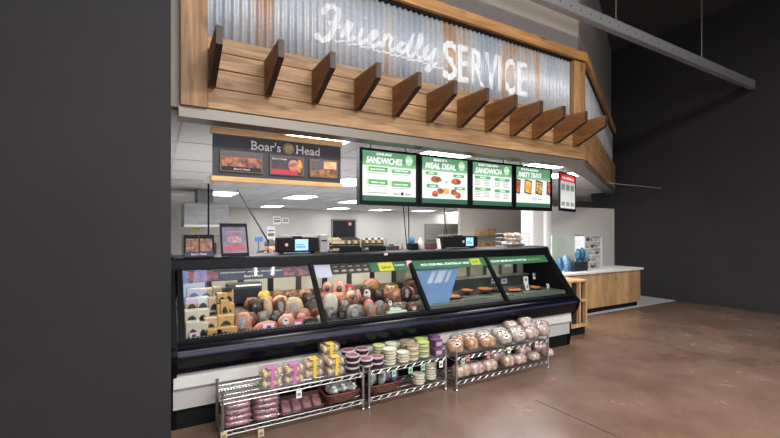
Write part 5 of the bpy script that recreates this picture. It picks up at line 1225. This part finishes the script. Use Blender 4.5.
for i, (px, py, wp, hp, m_) in enumerate(((560, 269, 7, 14, BG), (565.5, 264, 6, 16, BG2), (569, 270, 5, 12, BG), (578, 259, 5, 12, BG), (582, 257, 5, 13, BG), (586, 261, 4, 10, BG2))):
    hi = i > 2; Y = 4.85; p = at(px, py, Y); d = p.x*.5+p.y*.866; a, b = wp/2*d/F, hp/2*d/F; z = (.787+.175) if hi else .787
    t = thing('blue_bag', 'upright blue packet %s, %s' % ('on the dark crate' if hi else 'on the white counter', ['left', 'middle, with white top', 'right'][i % 3]), 'packet', (p.x, Y, z), 0, 'blue packets on the counter')
    obj('packet', blob(bmesh.new(), (0, 0, b), (a, .05, b), .3, 3, 16, 10, i, .8), m_, t, local=True, smooth=True); obj('seal', bx(-a*.5, a*.5, -.005, .005, b*1.85, b*2.1), m_, t, local=True)
a_, b_ = at(573, 265, 4.78), at(587, 265, 4.78); W_ = b_.x-a_.x
t = thing('dark_crate', 'dark slatted crate on the white counter carrying blue packets', 'crate', (a_.x, 4.76, .787)); 
obj('crate', bx(0, W_, 0, .18, 0, .17), mat('crate_teal', (36, 52, 54), .5), t, local=True, bevel=.004); rects(t, 'slot', [(.02, W_-.02, .03+k*.045, .05+k*.045) for k in range(3)], M['dark'], -.003)
a_, b_ = at(584, 235, 4.9), at(602, 235, 4.9); W_ = b_.x-a_.x
t = thing('packet_rack', 'white framed rack of small wrapped packets at the right edge of the counter', 'rack', (a_.x, 4.9, .787)); Hh = a_.z-.787
bm = bmesh.new(); box(bm, 0, .03, -.01, .2, 0, Hh); box(bm, W_-.03, W_, -.01, .2, 0, Hh); box(bm, 0, W_, -.01, .2, Hh-.02, Hh)
obj('frame', bm, mat('rack_white', (196, 196, 200), .5), t, local=True)
for k in range(5): obj('shelf', bx(.03, W_-.03, 0, .2, k*Hh/5, k*Hh/5+.008), M['white'], t, local=True)
for k in range(5):
    for j in range(4):
        q = thing('small_packet', 'small wrapped packet in the white rack, %s, %s shelf' % (ORD[j], ['bottom', 'second', 'middle', 'fourth', 'top'][k]), 'packet', (a_.x+.07+j*(W_-.14)/3, 4.96, .787+k*Hh/5+.009), 0, 'packets in the white rack')
        obj('packet', blob(bmesh.new(), (0, 0, .035), (.03, .04, .034), .3, 3, 10, 7, k*4+j), [SB1, BNW, mat('packet_dark', (70, 74, 66), .4, coat=.4)][(j+k) % 3], q, local=True, smooth=True)
        obj('clip', bx(-.01, .01, -.004, .004, .07, .078), M['white'], q, local=True)
p = atz(575, 171, 2.49)
t = thing('ceiling_light', 'white ceiling troffer light above the red headed screen, turned along the far wall', 'ceiling light', (p.x+.1, 4.75, 2.49), a25)
bm = bmesh.new(); box(bm, -.33, -.28, -.5, .5, -.015, .008); box(bm, .28, .33, -.5, .5, -.015, .008); box(bm, -.28, .28, -.5, -.46, -.015, .008); box(bm, -.28, .28, .46, .5, -.015, .008)
obj('frame', bm, M['white'], t, local=True); obj('diffuser', bx(-.28, .28, -.46, .46, -.006, .006), M['lamp'], t, local=True)
p = at(569, 208, 5.9)

# ------------------------------------------------------------------ person behind the counter
SK = mat('skin', (196, 148, 124), .55); HT = mat('grey_knit', (84, 80, 76), .9, var=.3, vscale=40); SHR = mat('black_shirt', (30, 30, 36), .8); PNT = mat('dark_trousers', (30, 32, 40), .8); SHO = M['blackm']
pc = at(269.5, 241, 7.4); PX, PY = pc.x, 7.4
per = thing('person', 'person in a grey knit hat and dark shirt leaning forward behind the left scale', 'person', (PX, PY, 0))
HZ = pc.z-.13
def skin_mesh(name, verts, edges, rad, m, sub=2):
    me = bpy.data.meshes.new(name); me.from_pydata(verts, edges, []); o = bpy.data.objects.new(name, me); C.objects.link(o)
    sk = o.modifiers.new('skin', 'SKIN'); sk.use_smooth_shade = True; s = o.modifiers.new('sub', 'SUBSURF'); s.levels = sub; s.render_levels = sub
    for i, r_ in enumerate(rad): me.skin_vertices[0].data[i].radius = r_ if isinstance(r_, tuple) else (r_, r_)
    me.skin_vertices[0].data[0].use_root = True
    me.materials.append(m); o.parent = per; return o
# body: pelvis behind, torso leaning towards the counter, knees bent
V = [(0, .34, .84), (0, .28, .98), (0, .17, 1.10), (0, .05, HZ-.17), (0, .015, HZ-.09), (0, .0, HZ-.04),
     (.17, .07, HZ-.2), (.22, -.02, .98), (.20, -.22, .90), (-.17, .07, HZ-.2), (-.22, -.02, .98), (-.20, -.22, .90),
     (.10, .34, .82), (.12, .20, .46), (.12, .34, .09), (.12, .16, .04), (-.10, .34, .82), (-.12, .20, .46), (-.12, .34, .09), (-.12, .16, .04), (.19, -.29, .90), (-.19, -.29, .90)]
E = [(0, 1), (1, 2), (2, 3), (3, 4), (4, 5), (3, 6), (6, 7), (7, 8), (3, 9), (9, 10), (10, 11), (0, 12), (12, 13), (13, 14), (14, 15), (0, 16), (16, 17), (17, 18), (18, 19), (8, 20), (11, 21)]
Rr = [(.15, .12), (.14, .11), (.16, .12), (.13, .10), .055, .05, .06, .045, .032, .06, .045, .032, .085, .06, .045, .04, .085, .06, .045, .04, .03, .03]
skin_mesh('body', V, E, Rr, SK)
# clothes follow the body
skin_mesh('shirt', [V[i] for i in (0, 1, 2, 3, 6, 7, 9, 10)], [(0, 1), (1, 2), (2, 3), (3, 4), (4, 5), (3, 6), (6, 7)], [(.165, .135), (.155, .125), (.185, .145), (.165, .13), .1, .07, .1, .07], SHR)
skin_mesh('trousers', [V[i] for i in (0, 12, 13, 14, 16, 17, 18)], [(0, 1), (1, 2), (2, 3), (0, 4), (4, 5), (5, 6)], [(.168, .138), .1, .075, .06, .1, .075, .06], PNT)
for s in (1, -1):
    obj('shoe', blob(bmesh.new(), (s*.12, .20, .045), (.05, .14, .045), 0, 1, 16, 10, 0, .8), SHO, per, local=True, smooth=True)
    for k in range(4):
        x = s*.19+(-.027+k*.018); skin_mesh('finger', [(x, -.30, .90), (x, -.335+abs(k-1.5)*.004, .895), (x, -.365+abs(k-1.5)*.008, .885)], [(0, 1), (1, 2)], [.0095, .0088, .0078], SK, 1)
    skin_mesh('thumb', [(s*.165, -.27, .90), (s*.145, -.295, .892), (s*.14, -.32, .888)], [(0, 1), (1, 2)], [.011, .0098, .0088], SK, 1)
hc = (0, -.02, HZ+.02)
hm = bmesh.new(); blob(hm, hc, (.076, .093, .115), 0, 1, 24, 18, 0, 1)
for v in hm.verts:                                    # chin, brow and nose from the same surface
    d = v.co-Vector(hc)
    if d.z < -.03: v.co.x *= 1-(-.03-d.z)*3.2
    if d.y < -.07 and abs(d.x) < .02 and -.04 < d.z < .01: v.co.y -= .02
    if d.y < -.05 and abs(d.x) > .02 and -.005 < d.z < .025: v.co.y += .006
obj('head', hm, SK, per, local=True, smooth=True)
for s in (-1, 1):
    obj('eye', blob(bmesh.new(), (s*.028, -.105, HZ+.022), (.011, .006, .006), 0, 1, 10, 6), mat('eye_dark', (36, 28, 24), .3), per, local=True, smooth=True)
    obj('ear', blob(bmesh.new(), (s*.076, -.01, HZ+.01), (.008, .02, .032), .1, 2, 10, 8), SK, per, local=True, smooth=True)
obj('mouth', blob(bmesh.new(), (0, -.107, HZ-.048), (.022, .006, .006), 0, 1, 10, 6), mat('lips', (160, 92, 84), .5), per, local=True, smooth=True)
hat = bmesh.new(); lathe(hat, [(.084, HZ+.045), (.09, HZ+.05), (.091, HZ+.085), (.086, HZ+.09), (.084, HZ+.115), (.068, HZ+.145), (.04, HZ+.163), (.008, HZ+.168)], 0, -.015, 22)
for v in hat.verts: v.co.y = -.015+(v.co.y+.015)*1.16
obj('knit_hat', hat, HT, per, local=True, smooth=True)
